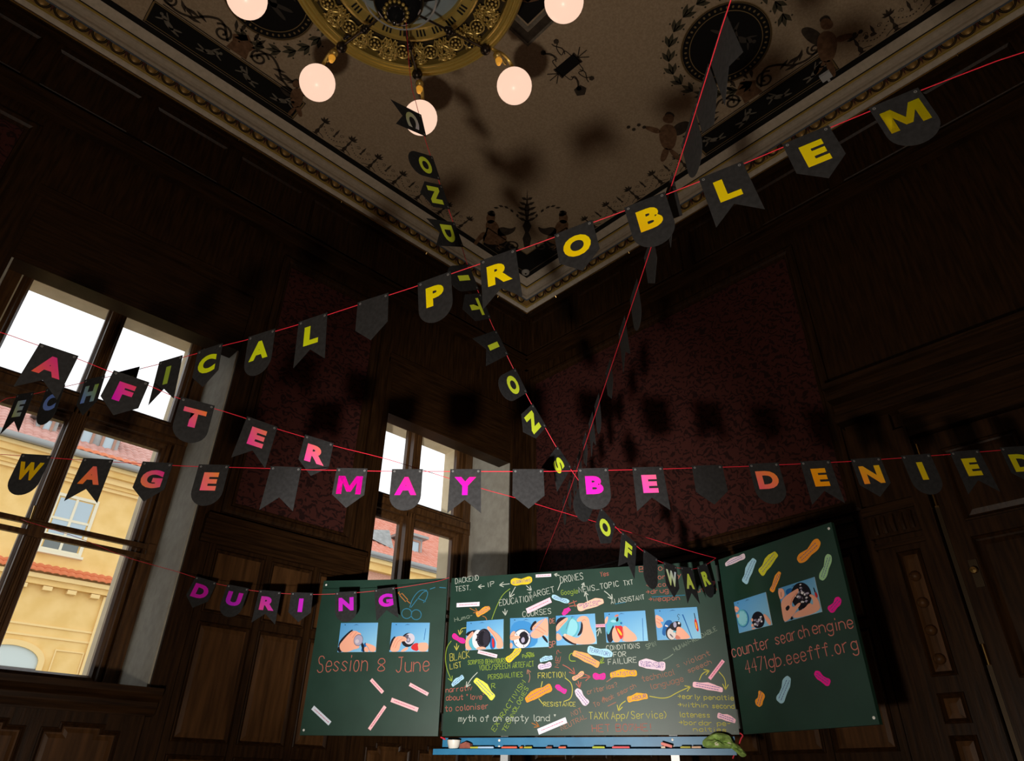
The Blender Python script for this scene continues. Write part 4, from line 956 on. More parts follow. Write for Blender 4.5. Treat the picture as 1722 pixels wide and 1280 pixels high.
PH = [
 (LW, [(573.5, 1048), (636, 1047.5), (632, 1096.5), (567.6, 1097)], 'photo print of hands holding a clear disc, first on the left board wing', [('s', [(.02, .62), (.18, .38), (.32, .22), (.36, .27), (.10, .72), (0, .84)], BLK), ('s', [(0, .8), (.07, .82), (.14, 1), (0, 1)], BLK), ('s', [(.70, .66), (.74, .72), (.72, 1), (.66, 1), (.60, .95)], DB), ('s', [(.02, .78), (.10, .62), (.22, .42), (.34, .27), (.44, .28), (.50, .33), (.57, .36), (.58, .46), (.48, .50), (.40, .72), (.50, .78), (.57, .80), (.55, .88), (.40, .92), (.30, 1), (.10, 1)], SK), ('s', circle(.52, .60, .125, .20), MID), ('s', circle(.52, .60, .115, .18), GRY), ('s', circle(.49, .64, .05, .07), lin((205, 195, 205))), ('l', [(.45, .33), (.40, .42), (.36, .52)], SKD), ('l', [(.36, .30), (.28, .44)], SKD), ('p', [(.60, .76), (.64, .68), (.68, .78), (.71, 1), (.67, 1)], BLK), ('s', [(.70, .70), (.80, .72), (1, .82), (1, 1), (.86, 1), (.80, .86)], SK), ('s', [(.69, .82), (.78, .84), (.84, 1), (.70, 1)], SK), ('l', [(.72, .74), (.80, .86), (.86, 1)], SKD)]),
 (LW, [(659, 1047.5), (723, 1047.5), (720, 1096), (655, 1096.5)], 'photo print of hands unscrewing a dark round speaker, second on the left board wing', [('s', [(.02, .60), (.10, .46), (.14, .5), (.06, .8), (0, 1), (0, .75)], BLK), ('s', circle(.46, .60, .17, .245), BLK), ('s', circle(.50, .56, .135, .19), lin((205, 200, 215))), ('s', [(.36, .45), (.46, .40), (.48, .50), (.40, .60), (.34, .6)], MID), ('s', circle(.47, .60, .055, .085), MID), ('s', circle(.47, .60, .035, .055), GRY), ('s', [(0, 1), (.05, .72), (.12, .50), (.24, .46), (.36, .48), (.44, .57), (.40, .65), (.30, .64), (.27, .78), (.25, 1)], SK), ('l', [(.20, .52), (.13, .66), (.08, .85)], SKD), ('l', [(.32, .55), (.20, .66), (.14, .88)], SKD), ('s', [(.27, 1), (.40, .86), (.47, .84), (.49, .90), (.40, 1)], SK), ('s', [(.54, .85), (.62, .72), (.76, .70), (.76, 1), (.60, .95)], REDC), ('s', [(.72, .74), (.80, .69), (1, .70), (1, 1), (.76, 1), (.74, .86)], SK), ('p', [(.90, .2), (.912, .2), (.885, .62), (.872, .6)], DB)]),
 (CP_, [(785, 1046), (847, 1041.5), (846.6, 1091), (783, 1094)], 'photo print of an opened black ribbed ball, leftmost on the middle board', [('s', [(0, .38), (.22, .30), (.36, .35), (.2, .48), (0, .52)], BLK), ('s', [(.66, .5), (.74, .6), (.80, .8), (.78, 1), (.64, 1)], DB), ('s', circle(.24, .70, .16, .29), TEAL), ('s', circle(.32, .64, .15, .33), WHT), ('s', circle(.28, .66, .015, .05), BLK), ('s', circle(.30, .48, .02, .03), BLK), ('s', circle(.48, .62, .19, .335), BLK)] + ticks(.45, .62, .13, .30, 22, MID) + [('s', circle(.55, .62, .09, .27), lin((45, 42, 55)))] + ticks(.55, .62, .08, .25, 14, BLK) + [('s', [(0, 1), (0, .60), (.08, .48), (.18, .35), (.22, .42), (.17, .56), (.08, .66), (.10, .85), (.20, 1)], SK), ('l', [(.17, .42), (.08, .60)], SKD), ('s', [(.27, 1), (.34, .91), (.50, .91), (.57, .98), (.5, 1)], SK), ('s', [(.70, .62), (.76, .66), (.78, .95), (.72, .98)], REDC), ('s', [(.56, .27), (.60, .20), (.72, .36), (.88, .52), (1, .75), (1, 1), (.82, 1), (.84, .78), (.74, .55), (.62, .38)], SK), ('l', [(.63, .34), (.74, .50), (.84, .74)], SKD)]),
 (CP_, [(858, 1040), (922, 1038), (923, 1088), (858, 1091)], 'photo print of a tool in a white device shell, second on the middle board', [('s', [(0, .1), (.6, .1), (.8, 1), (0, 1)], BL1), ('s', [(.50, .40), (.62, .12), (.72, .12), (.60, .46)], BLK), ('s', [(.80, .55), (.95, .70), (1, .92), (.86, .74)], BLK), ('s', circle(.31, .70, .24, .33), lin((45, 60, 80))), ('s', circle(.31, .70, .22, .31), WHT)] + ticks(.31, .70, .20, .28, 5, MID, .22) + [('s', circle(.36, .68, .13, .22), BLK), ('s', [(.28, .72), (.36, .62), (.40, .78), (.32, .86)], GRY), ('s', [(0, .55), (.08, .43), (.15, .45), (.10, .60), (.22, .59), (.28, .64), (.22, .71), (0, .76)], SK), ('l', [(.12, .58), (.02, .62)], SKD), ('s', [(0, .8), (.08, .85), (.05, 1), (0, 1)], SK), ('s', [(.52, .62), (.60, .46), (.57, .34), (.72, .16), (.88, .06), (1, .04), (1, .70), (.90, .58), (.80, .68), (.64, .72)], SK), ('l', [(.60, .40), (.72, .42), (.88, .56)], SKD), ('l', [(.62, .30), (.78, .34), (.94, .50)], SKD), ('p', [(.46, .60), (.92, .02), (.94, .04), (.48, .64)], GRY)]),
 (CP_, [(935, 1036), (1000.6, 1032), (1004, 1083), (936, 1086)], 'photo print of two hands opening a turquoise ball, third on the middle board', [('s', [(0, .12), (.2, .04), (.36, .1), (.1, .35), (0, .45)], BLK), ('s', [(.12, .66), (.3, .78), (.54, 1), (.4, 1), (.2, .84)], BLK), ('s', [(.5, .75), (.62, .5), (.64, .2), (.70, .3), (.66, .64)], BLK), ('s', circle(.34, .42, .25, .36), TEAL), ('s', [(.36, .10), (.52, .20), (.56, .44), (.46, .70), (.30, .74), (.26, .60), (.34, .3)], lin((140, 208, 222))), ('l', [(.42, .09), (.32, .24), (.25, .48)], MID), ('s', [(0, .32), (.18, .14), (.30, .07), (.31, .16), (.16, .34), (.06, .50), (0, .55)], SK), ('l', [(.26, .17), (.10, .36)], SKD), ('s', [(0, .58), (.08, .62), (.17, .78), (0, .88)], SK), ('s', [(.52, .20), (.60, .08), (.72, .05), (.84, .12), (.86, .40), (.94, .70), (1, 1), (.50, 1), (.30, .84), (.16, .68), (.22, .61), (.40, .73), (.55, .80), (.66, .62), (.69, .34), (.64, .22), (.56, .26)], SK), ('l', [(.66, .24), (.72, .18), (.76, .22)], SKD), ('s', circle(.22, .66, .025, .035), lin((250, 205, 190)))]),
 (CP_, [(1016, 1030.5), (1085, 1027), (1090, 1078), (1020, 1081)], 'photo print of a hand with red and yellow screwdriver, fourth on the middle board', [('s', [(.02, .5), (.20, .38), (.22, .6), (.16, 1), (.02, 1)], BLK), ('s', [(.03, .72), (.03, .40), (.14, .20), (.28, .15), (.42, .32), (.43, .44), (.34, .48), (.22, .40), (.14, .55), (.08, .74)], TEAL), ('s', [(.12, .30), (.22, .24), (.30, .34), (.2, .36)], lin((150, 210, 225))), ('s', [(.27, .24), (.34, .14), (.34, .30), (.28, .34)], BLK), ('s', [(.36, .36), (.42, .34), (.42, .42), (.38, .42)], DB), ('s', [(0, .25), (.06, .13), (.10, .16), (.05, .36), (0, .4)], SK), ('s', [(.24, .13), (.33, .07), (.36, .14), (.27, .18)], SKD), ('s', [(.16, 1), (.15, .66), (.22, .48), (.30, .58), (.35, .8), (.33, 1)], SK), ('s', [(.22, .44), (.30, .48), (.42, .46), (.46, .72), (.36, .96), (.31, .80)], REDC), ('s', [(.28, .52), (.34, .60), (.40, .74), (.38, .82), (.30, .66)], YEL), ('s', [(.37, 1), (.43, .78), (.41, .54), (.48, .45), (.60, .64), (.72, .78), (.76, 1)], SK), ('l', [(.43, .56), (.44, .76), (.39, .98)], SKD), ('p', [(.91, .25), (.922, .25), (.895, 1), (.883, 1)], DB)]),
 (CP_, [(1100.6, 1025), (1172, 1021), (1179.5, 1074), (1105.5, 1077)], 'photo print of a small black part held up, rightmost on the middle board', [('s', [(.22, .40), (.36, .36), (.40, .5), (.2, .7), (.2, .9), (.1, .8)], DB), ('s', [(0, .17), (.10, .22), (.19, .34), (.18, .43), (.10, .40), (.14, .50), (.16, .58), (.05, .63), (0, .55)], SK), ('l', [(.03, .30), (.14, .40)], SKD), ('l', [(.02, .40), (.12, .50)], SKD), ('s', circle(.33, .80, .125, .22), BLK), ('s', circle(.34, .82, .10, .18), lin((215, 205, 200))), ('s', [(.31, .80), (.38, .92), (.36, .95), (.29, .84)], MID), ('s', [(.38, .72), (.48, .70), (.46, .78), (.38, .78)], TEAL), ('s', [(.28, .58), (.40, .44), (.56, .42), (.60, .56), (.50, .74), (.38, .72)], BLK), ('s', [(.40, .46), (.48, .44), (.48, .60), (.41, .64)], GRY), ('s', circle(.54, .49, .025, .04), WHT), ('p', [(.22, .52), (.28, .56), (.27, .60), (.21, .57)], WHT), ('l', [(.53, .40), (.56, .34), (.52, .26), (.55, .20), (.58, .24)], BLK), ('s', [(.42, 1), (.46, .72), (.48, .60), (.58, .62), (.70, .82), (.78, 1)], SK), ('s', [(.40, 1), (.44, .84), (.52, .92), (.54, 1)], SKD), ('p', [(.63, .22), (.66, .22), (.80, 1), (.785, 1), (.67, .4)], DB), ('s', [(.90, .38), (.95, .38), (.975, .76), (.93, .80), (.89, .6)], REDC), ('p', [(.91, .2), (.925, .2), (.935, .38), (.915, .38)], BLK), ('s', [(.905, .48), (.93, .48), (.945, .70), (.92, .72)], YEL)]),
 (RW, [(1234.5, 1013), (1288, 996), (1299, 1051), (1243.5, 1065)], 'photo print of a blue lid beside an open gadget on the right wing', [('s', circle(.19, .58, .19, .28), DB), ('s', circle(.18, .57, .17, .27), TEAL), ('s', circle(.18, .57, .145, .23), lin((140, 208, 222)))] + ticks(.18, .57, .15, .24, 9, TEAL, .2) + [('s', [(0, .12), (.10, .18), (.15, .27), (.05, .36), (0, .32)], SK), ('s', [(.02, .40), (.10, .42), (.12, .50), (.03, .55)], SK), ('l', [(.02, .24), (.10, .30)], SKD), ('s', circle(.64, .76, .19, .26), BLK)] + chips(.64, .75, .17, .24, 4, 22) + [('s', [(.82, .62), (.90, .66), (1, .86), (1, 1), (.93, 1), (.86, .82)], SK), ('s', [(.44, .68), (.50, .66), (.52, .74), (.46, .78)], SK), ('s', [(.42, .84), (.49, .83), (.50, .92), (.43, .94)], SK), ('s', [(.42, .96), (.52, .95), (.54, 1), (.42, 1)], SK)]),
 (RW, [(1309, 990), (1370, 970.5), (1383, 1029), (1320, 1046.5)], 'photo print of hands holding a circuit disc, upper one on the right board wing', [('s', [(.18, .1), (.4, .1), (.34, .3), (.2, .3)], DB), ('s', circle(.57, .40, .27, .38), BLK)] + chips(.60, .36, .22, .34, 9, 34) + [('s', [(0, .02), (.16, .04), (.17, .26), (.08, .34), (0, .34)], SK), ('l', [(.08, .14), (.06, .28)], BLK), ('s', [(0, .72), (.02, .40), (.20, .28), (.46, .20), (.56, .18), (.54, .30), (.38, .42), (.28, .60), (.34, .68), (.48, .58), (.56, .62), (.40, .76), (.28, .90), (.10, 1), (0, 1)], SK), ('l', [(.50, .30), (.34, .42), (.26, .58)], SKD), ('s', [(.10, .62), (.22, .56), (.24, .66), (.14, .74)], BLK), ('s', [(.44, .74), (.58, .66), (.56, .80), (.46, .82)], BLK), ('s', [(.22, 1), (.34, .82), (.60, .80), (.76, .66), (.84, .78), (.86, .58), (.78, .48), (.84, .44), (.96, .58), (1, .7), (1, 1)], SK), ('s', [(.17, 1), (.24, .88), (.28, 1)], BLK), ('p', [(.93, .30), (.95, .30), (.97, .44), (.94, .44)], BLK), ('s', [(.93, .44), (.99, .44), (1, .60), (.95, .60)], REDC)]),
]
for P, q, lab, art in PH:
    Q = [bpx(P, *x) for x in q]; c = sum(Q, V((0, 0, 0)))/4
    o = thing('photo_print', c, label=lab, cat='photo', group='photo prints on the chalkboard')
    e = MB(); e.prism(Q, P.n, .0024); e.build('paper', PAPER, o)
    bl = lambda u, v, k: (Q[0]*(1-u)+Q[1]*u)*(1-v)+(Q[3]*(1-u)+Q[2]*u)*v + P.n*(.0028+.00015*k)
    e = MB()
    g = 18
    def bgc(u, v): 
        t = min(1, max(0, .15+.75*u*(.4+.6*v)+.25*v)); return tuple(BL1[i]*(1-t)+BL2[i]*t for i in range(3))+(1,)
    for i in range(g):
        for j in range(g): e.flat([bl(i/g, j/g, 0), bl((i+1)/g, j/g, 0), bl((i+1)/g, (j+1)/g, 0), bl(i/g, (j+1)/g, 0)], bgc((i+.5)/g, (j+.5)/g))
    cl = lambda p: (min(1, max(0, p[0])), min(1, max(0, p[1])))
    for k, (kind, poly, colr) in enumerate([('p', [(.1, .06), (.14, .05), (.13, .09)], BLK), ('p', [(.34, .09), (.42, .05), (.50, .08), (.42, .07)], lin((30, 70, 120)))]+art):
        pp = [cl(x) for x in poly]
        if kind == 'l':
            e.ribbon([bl(a, b, k+1.5) for a, b in pp], .0030, P.n, colr); continue
        if kind == 's': pp = [cl((x.x, x.y)) for x in chaikin([(a, b, 0) for a, b in pp], 2, True)]
        e.flat([bl(a, b, k+1) for a, b in pp], colr)
    e.build('picture', PRINT, o)

# things lying in the chalk tray
def ty(px): return (bpx(CP_, px, 1255)-CP_.o).dot(CP_.u)
def tp(u, n_, v=-.078): return pt(CP_, u, v, n_)
cu = thing('cup', tp(ty(768), .055), label='small white cup at the left end of the blue tray', cat='cup')
MB().lathe([(.0, .0), (.024, .0), (.030, .006), (.038, .03), (.042, .052), (.039, .052), (.034, .03), (.024, .008), (0, .008)], tp(ty(768), .055), 24).build('bowl', mat('white_ceramic', (.72, .70, .64), .35), cu)
MB().lathe([(.037, .0525), (.043, .0525), (.044, .055), (.037, .055)], tp(ty(768), .055), 24).build('rim', BLACKP, cu)
e = MB(); u = ty(789)
e.prism([tp(u-.036, .03), tp(u+.036, .03), tp(u+.032, .03, -.045), tp(u+.005, .03, -.036), tp(u-.034, .03, -.050)], CP_.n, .05)
spg = e.build('eraser_sponge', mat('brown_sponge', (.20, .055, .04), .9, col2=(.30, .09, .06), scale=60), label='worn reddish brown sponge beside the white cup in the tray', cat='sponge')
for px, ln, c, lab, z in [(804, 13, (190, 190, 70), 'short yellow green chalk stick beside the brown sponge', 0), (823, 25, (175, 205, 235), 'long light blue chalk stick in the tray', 0), (862, 24, (235, 105, 80), 'long orange red chalk stick left of the tray middle', 0), (882, 5, (215, 120, 40), 'tiny orange chalk stub near the tray middle', 0), (893, 12, (190, 180, 60), 'thin yellow chalk stick near the tray middle', 0),
   (928, 9, (150, 95, 80), 'dull brown chalk stick near the tray middle', 0), (950, 11, (240, 120, 90), 'short salmon chalk stick near the tray middle', 0), (1010, 18, (190, 200, 70), 'yellow green chalk stick right of the tray middle', 0), (1047, 25, (240, 105, 110), 'long red pink chalk stick right of the tray middle', 0), (1117, 6, (245, 225, 200), 'white chalk stub under a pink chalk', 0),
   (1123, 15, (245, 150, 140), 'pink chalk propped on a white stub', .014), (1154, 14, (195, 190, 90), 'dull yellow chalk stick near the green cloth', 0), (1172, 13, (240, 200, 170), 'pale peach chalk stick nearest the green cloth', 0)]:
    u = ty(px); L = ln/1138*4.6/2; r = .0085
    a, b = tp(u-L, .07, -.078+r+(z*1.6 if z else 0)), tp(u+L, .07, -.078+r+(z*.4 if z else 0))
    MB().tube([a, a+(b-a)*.05, a+(b-a)*.95, b], [r*.8, r, r, r*.7], 8).build('chalk_stick', mat('chalkstick_%d_%d_%d' % c, lin(c)[:3], .9), label=lab, cat='chalk', group='chalk sticks in the tray')
def rag():
    o = thing('cleaning_cloth', tp(ty(1215), .06), label='crumpled green cleaning cloth hanging over the right tray end', cat='cloth')
    def lump(outline, h0, hh, name, seed):
        P2 = [bpx(CP_, *q, .06) for q in outline]; P2 = chaikin(P2, 2, True); c = sum(P2, V((0, 0, 0)))/len(P2); rn = random.Random(seed); e = MB(); n = len(P2); rings = 6; vs = []
        for k in range(rings+1):
            t = 1-k/rings
            for i, p in enumerate(P2):
                a = 2*math.pi*i/n
                f = hh*math.sqrt(max(0, 1-t*t))*(1+.35*math.sin(a*3+seed+t*4)+.2*math.sin(a*7-t*6+seed))
                vs.append(c+(p-c)*t+CP_.n*(h0+f))
        fs = [(k*n+i, k*n+(i+1) % n, (k+1)*n+(i+1) % n, (k+1)*n+i) for k in range(rings) for i in range(n)]
        e.add(vs, fs); e.add([v-CP_.n*.003 for v in vs], [f[::-1] for f in fs]); e.smooth = True
        e.build(name, mat('green_cloth', (.23, .37, .075), .95, col2=(.33, .50, .13), scale=40, bump=.5), o)
    lump([(1181, 1246), (1190, 1240), (1200, 1233), (1215, 1233), (1228, 1238), (1232, 1248), (1240, 1256), (1228, 1262), (1210, 1258), (1192, 1259), (1182, 1256)], .02, .04, 'folded_body', 1)
    lump([(1229, 1248), (1240, 1252), (1250, 1262), (1257, 1271), (1248, 1275), (1240, 1268), (1231, 1262), (1226, 1256)], .03, .025, 'hanging_tail', 5)
    e = MB()
    for k, (x, y) in enumerate(((1205, 1250), (1226, 1252))): e.prism([bpx(CP_, x+a, y+b, .11) for a, b in ((-4, -2), (0, -4), (4, -1), (3, 4), (-2, 4))], CP_.n, .002)
    e.build('pale_print', mat('cloth_print', (.62, .60, .42), .9), o)
rag()

# ------------------------------------------------------------------ banners
FW, FH = .140, .188
def flag_shape(kind):
    h = FW/2; t = .010
    if kind == 'round':
        p = [(-h, t), (-h, -.118)] + [(-h*math.cos(a), -.118-h*math.sin(a)) for a in [math.pi*i/14 for i in range(1, 14)]] + [(h, -.118), (h, t)]
    elif kind == 'point':
        p = [(-h, t), (-h*1.03, -.118), (0, -FH+.008), (h*1.03, -.118), (h, t)]
    else:
        p = [(-h, t), (-h*1.06, -FH-.012), (0, -.138), (h*1.06, -FH-.012), (h, t)]
    return p
FLAG = {}
for kind in ('round', 'point', 'swallow'):
    p = flag_shape(kind); e = MB()
    if kind == 'swallow':      # two convex halves keep the notch clean
        a = [V((x, y, 0)) for x, y in (p[0], p[1], p[2], (0, p[0][1]))]; b = [V((x, y, 0)) for x, y in ((0, p[0][1]), p[2], p[3], p[4])]
        e.prism(a, V((0, 0, 1)), .0012); e.prism(b, V((0, 0, 1)), .0012)
    else: e.prism([V((x, y, 0)) for x, y in p], V((0, 0, 1)), .0012)
    FLAG[kind] = e.mesh('pennant_'+kind, CARD)
e = MB()
for s in (-1, 1): e.lathe([(.0022, .0013), (.0048, .0014), (.0052, .0), (.0022, .0)], V((s*(FW/2-.012), -.001, 0)), 10)
EYELET = e.mesh('eyelets', mat('eyelet', (.30, .30, .30), .4, metal=.5))
_LET = {}
def letter_mesh(ch, c1, c2, size=.118):
    if ch == 'M' and ch not in _LET:
        e = MB(); e.prism([V((x*.1, y*.08, 0)) for x, y in ((0, 0), (0, 1), (.27, 1), (.5, .44), (.73, 1), (1, 1), (1, 0), (.785, 0), (.785, .62), (.585, .13), (.415, .13), (.215, .62), (.215, 0))], V((0, 0, 1)), .0004)
        _LET[ch] = e.mesh('letter_M', FILM)
    if ch not in _LET:
        cu_ = bpy.data.curves.new('letter_'+ch, 'FONT'); cu_.body = ch; cu_.align_x = 'CENTER'; cu_.size = size; cu_.offset = .0066; cu_.resolution_u = 4
        ob = bpy.data.objects.new('letter_tmp', cu_); COL.objects.link(ob)
        dg = bpy.context.evaluated_depsgraph_get(); dg.update()
        me = bpy.data.meshes.new_from_object(ob.evaluated_get(dg)); bpy.data.objects.remove(ob); bpy.data.curves.remove(cu_)
        _LET[ch] = me
    me = _LET[ch].copy(); me.name = 'letter_'+ch
    me.materials.clear(); me.materials.append(FILM)
    xs_ = [v.co.x for v in me.vertices]; ys_ = [v.co.y for v in me.vertices]; x0, x1, y0, y1 = min(xs_), max(xs_), min(ys_), max(ys_)
    cx_ = (x0+x1)/2; tw = min(1.15*(x1-x0), .098 if ch not in 'MW' else .110); sx = tw/(x1-x0); sy = .087/(y1-y0)
    if ch == 'I': sx = 1.15
    ca = me.color_attributes.new('col', 'FLOAT_COLOR', 'POINT'); A, B = lin(c1), lin(c2)
    for i, v in enumerate(me.vertices):
        t = .5*(v.co.x-x0)/(x1-x0)+.5*(v.co.y-y0)/(y1-y0)
        ca.data[i].color = [A[k]*(1-t)+B[k]*t for k in range(4)]
    for v in me.vertices: v.co = V(((v.co.x-cx_)*sx, (v.co.y-y0)*sy-.116, .0))
    return me
def banner(name, A, B, px, flags, label, group, twist=0.0, tube=.0016, tie=None):
    """px: points of the cord in the photo; they lie in the upright plane through the tie points A and B"""
    n = (B-A).cross(V((0, 0, 1))).normalized()
    pts = [hit(x, y, A, n) for x, y in px]
    full = ([A] if (A-pts[0]).length > .03 else []) + pts + ([B] if (B-pts[-1]).length > .03 else [])
    full = chaikin(full, 1)
    MB().tube(([tie] if tie else [])+full, tube, 6).build('cord', STRING, label=label, cat='cord')
    def proj_x(p):
        d = p-CAM; dz = d.dot(f_); return (W_PX/2+FPX*d.dot(r_)/dz, H_PX/2-FPX*d.dot(u_)/dz)
    sp_ = [proj_x(p) for p in full]
    for (key, ch, kind, c1, c2, lab) in flags:
        best = None
        for i in range(len(full)-1):
            a, b = sp_[i], sp_[i+1]; dx, dy = b[0]-a[0], b[1]-a[1]; l2 = dx*dx+dy*dy
            if l2 < 1e-9: continue
            t = max(0, min(1, ((key[0]-a[0])*dx+(key[1]-a[1])*dy)/l2)); q = (a[0]+dx*t, a[1]+dy*t); dd = (q[0]-key[0])**2+(q[1]-key[1])**2
            if best is None or dd < best[0]: best = (dd, i, t)
        _, i, t = best; d3 = full[i]+(full[i+1]-full[i])*t     # approximate in 3D, refine with the ray
        c = hit(key[0], key[1], A, n) if best[0] < 400 else d3
        T_ = (full[i+1]-full[i]).normalized()
        U_ = (V((0, 0, 1))-T_*T_.z).normalized(); N_ = T_.cross(U_)
        if twist:
            R_ = Matrix.Rotation(twist, 3, T_); U_ = R_ @ U_; N_ = R_ @ N_
        mw = frame4(c+N_*.003, T_, U_, N_)
        o = place('pennant', FLAG[kind], mw, label=lab, cat='pennant', group=group)
        ey = bpy.data.objects.new('eyelets', EYELET); COL.objects.link(ey); ey.parent = o
        if ch:
            lo = bpy.data.objects.new('letter', letter_mesh(ch, c1, c2)); COL.objects.link(lo); lo.parent = o; lo.location = (0, 0, .0020)
            lo['label'] = 'cut-out letter %s' % ch
def to_wall(P, Q):            # carry the line from P through Q on until it meets a wall or the ceiling
    d = Q-P; ts = []
    for k, lo, hi in ((0, .004, LX-.004), (1, .012, LY-.004), (2, .0, ZC-.01)):
        if abs(d[k]) > 1e-6: ts += [t for t in (((hi if d[k] > 0 else lo)-P[k])/d[k],) if t > 0]
    return P+d*min(ts)
KN = {'round': 'round-ended', 'point': 'pointed', 'swallow': 'swallow-tailed'}
def lab_(kind, ch, colr, extra): return 'black %s pennant %s, %s' % (KN[kind], ('with %s letter %s' % (colr, ch)) if ch else 'without letter', extra)
LIME, YELW, MGT = (212, 228, 22), (248, 222, 0), (214, 0, 158)
# TECHNICAL PROBLEM
P0 = V((-1.387, 2.312, 1.4385))*1.08; v_ = V((.22202, -.10234, .01606))*1.08
A, B = P0-v_*7.9, P0+v_*13.2
px1 = [(5, 671), (30, 667), (56, 663), (78, 657.5), (111, 650), (140, 643.5), (180, 634.5), (237, 620), (268, 612.5), (307.5, 601), (336.6, 593), (372, 582), (422, 570), (460, 558), (505, 545), (550, 530), (605, 512), (652, 497), (705, 480), (757, 461), (810, 443), (866, 423), (938, 397), (992, 376), (1052, 354), (1118, 328), (1180, 304), (1247, 277), (1318, 247), (1395, 215), (1463, 187), (1545, 153), (1722, 85)]
def mk(seq, where):
    return [(k, c, kd, a, b, lab_(kd, c, cn, w)) for k, c, kd, a, b, cn, w in seq]
F1 = mk([((43, 665), 'E', 'swallow', (195, 210, 130), (150, 180, 235), 'pale green', 'first E of TECHNICAL at the left edge'), ((94, 654), 'C', 'round', (120, 150, 225), (100, 135, 220), 'blue', 'partly behind the pennant A of AFTER'), ((160, 639), 'H', 'point', (110, 145, 235), (150, 185, 40), 'blue green', 'before the left window'),
 ((217, 625), 'N', 'round', (150, 180, 60), (150, 180, 60), 'green', 'mostly behind the pennant F of AFTER'), ((288, 607), 'I', 'swallow', (150, 180, 60), (160, 185, 60), 'green', 'against the bright left window'), ((354, 588), 'C', 'point', LIME, LIME, 'lime', 'last C of TECHNICAL'), ((441, 564), 'A', 'round', LIME, LIME, 'lime', 'in TECHNICAL'), ((527, 538), 'L', 'swallow', LIME, (200, 206, 15), 'lime', 'last of TECHNICAL'),
 ((628, 505), None, 'point', None, None, '', 'between TECHNICAL and PROBLEM'), ((731, 471), 'P', 'round', YELW, (225, 214, 0), 'yellow', 'first of PROBLEM'), ((838, 433), 'R', 'swallow', YELW, YELW, 'yellow', 'in PROBLEM'), ((965, 387), 'O', 'point', (244, 205, 0), (240, 220, 0), 'yellow', 'in PROBLEM'), ((1085, 341), 'B', 'round', (238, 190, 10), YELW, 'yellow', 'in PROBLEM'), ((1213, 291), 'L', 'swallow', (222, 198, 5), (230, 205, 0), 'yellow', 'in PROBLEM'), ((1356, 232), 'E', 'point', (222, 196, 10), (215, 200, 0), 'yellow', 'in PROBLEM'), ((1504, 170), 'M', 'round', (205, 180, 5), (195, 185, 5), 'dull yellow', 'last of PROBLEM')], '')
A, B = cp(*P0), cp(*(P0+v_)); A, B = to_wall(B, A), to_wall(A, B)
banner('b1', A, B, px1, F1, 'thin red cord carrying the TECHNICAL PROBLEM pennants', 'pennants of the TECHNICAL PROBLEM banner', twist=math.radians(5))
# WAGE MAY BE DENIED
y3 = 2.85
A = cp(-3.85, y3+.05, .95); B = cp(3.80, y3, .93)
A = hit(-330, 742, cp(0, y3, 0), to_room(V((0, 1, 0)))); B = hit(2150, 728, cp(0, y3, 0), to_room(V((0, 1, 0))))
px3 = [(0, 764), (38, 767), (85, 770), (140, 774), (190, 777), (241, 780), (290, 783), (340, 785), (388, 786), (456, 788), (505, 790), (570, 791), (614, 792), (663, 793), (707, 793), (762, 793), (806, 793), (866, 793), (909, 793), (975, 792), (1020, 791), (1068, 790), (1108, 789), (1168, 787), (1210, 786), (1264, 784), (1304, 782), (1350, 780), (1390, 778), (1432, 776), (1520, 770), (1600, 764), (1722, 754)]
F3 = mk([((61, 768.5), 'W', 'round', (212, 160, 10), (205, 175, 10), 'golden', 'first of WAGE'), ((165, 775.5), 'A', 'swallow', (240, 130, 40), (235, 95, 105), 'orange', 'in WAGE'), ((265, 781.5), 'G', 'point', (240, 135, 55), (225, 25, 150), 'orange to magenta', 'in WAGE'), ((360, 785.5), 'E', 'round', (255, 100, 140), (250, 145, 60), 'coral', 'last of WAGE'), ((481, 789), None, 'swallow', None, None, '', 'between WAGE and MAY'),
 ((592, 791.5), 'M', 'point', (226, 0, 152), (216, 0, 172), 'magenta', 'first of MAY'), ((685, 793), 'A', 'round', (176, 0, 142), (204, 32, 112), 'magenta', 'in MAY'), ((783, 793), 'Y', 'swallow', (158, 0, 164), (196, 14, 122), 'magenta', 'last of MAY'), ((888, 793), None, 'point', None, None, '', 'between MAY and BE'), ((997, 791.5), 'B', 'round', (228, 24, 175), (224, 32, 168), 'bright pink', 'first of BE'), ((1089, 789.5), 'E', 'swallow', (255, 70, 190), (255, 110, 150), 'bright pink', 'last of BE'),
 ((1189, 786.5), None, 'point', None, None, '', 'between BE and DENIED'), ((1284, 783), 'D', 'round', (240, 95, 110), (240, 140, 40), 'coral', 'first of DENIED'), ((1371, 779), 'E', 'swallow', (240, 150, 15), (235, 160, 15), 'orange', 'first E of DENIED'), ((1456, 774.5), 'N', 'point', (245, 145, 45), (225, 180, 20), 'orange', 'in DENIED'), ((1540, 768.5), 'I', 'round', (210, 178, 15), (200, 180, 20), 'golden', 'in DENIED'), ((1622, 762), 'E', 'swallow', (205, 180, 15), (205, 190, 15), 'golden', 'second E of DENIED'), ((1706, 755), 'D', 'point', (200, 185, 20), (190, 190, 20), 'golden', 'last of DENIED at the right edge')], '')
m_ = (A+B)/2; A, B = to_wall(m_+V((0, 0, -.06)), A), to_wall(m_+V((0, 0, -.06)), B)
banner('b3', A, B, px3, F3, 'thin red cord carrying the WAGE MAY BE DENIED pennants', 'pennants of the WAGE MAY BE DENIED banner')
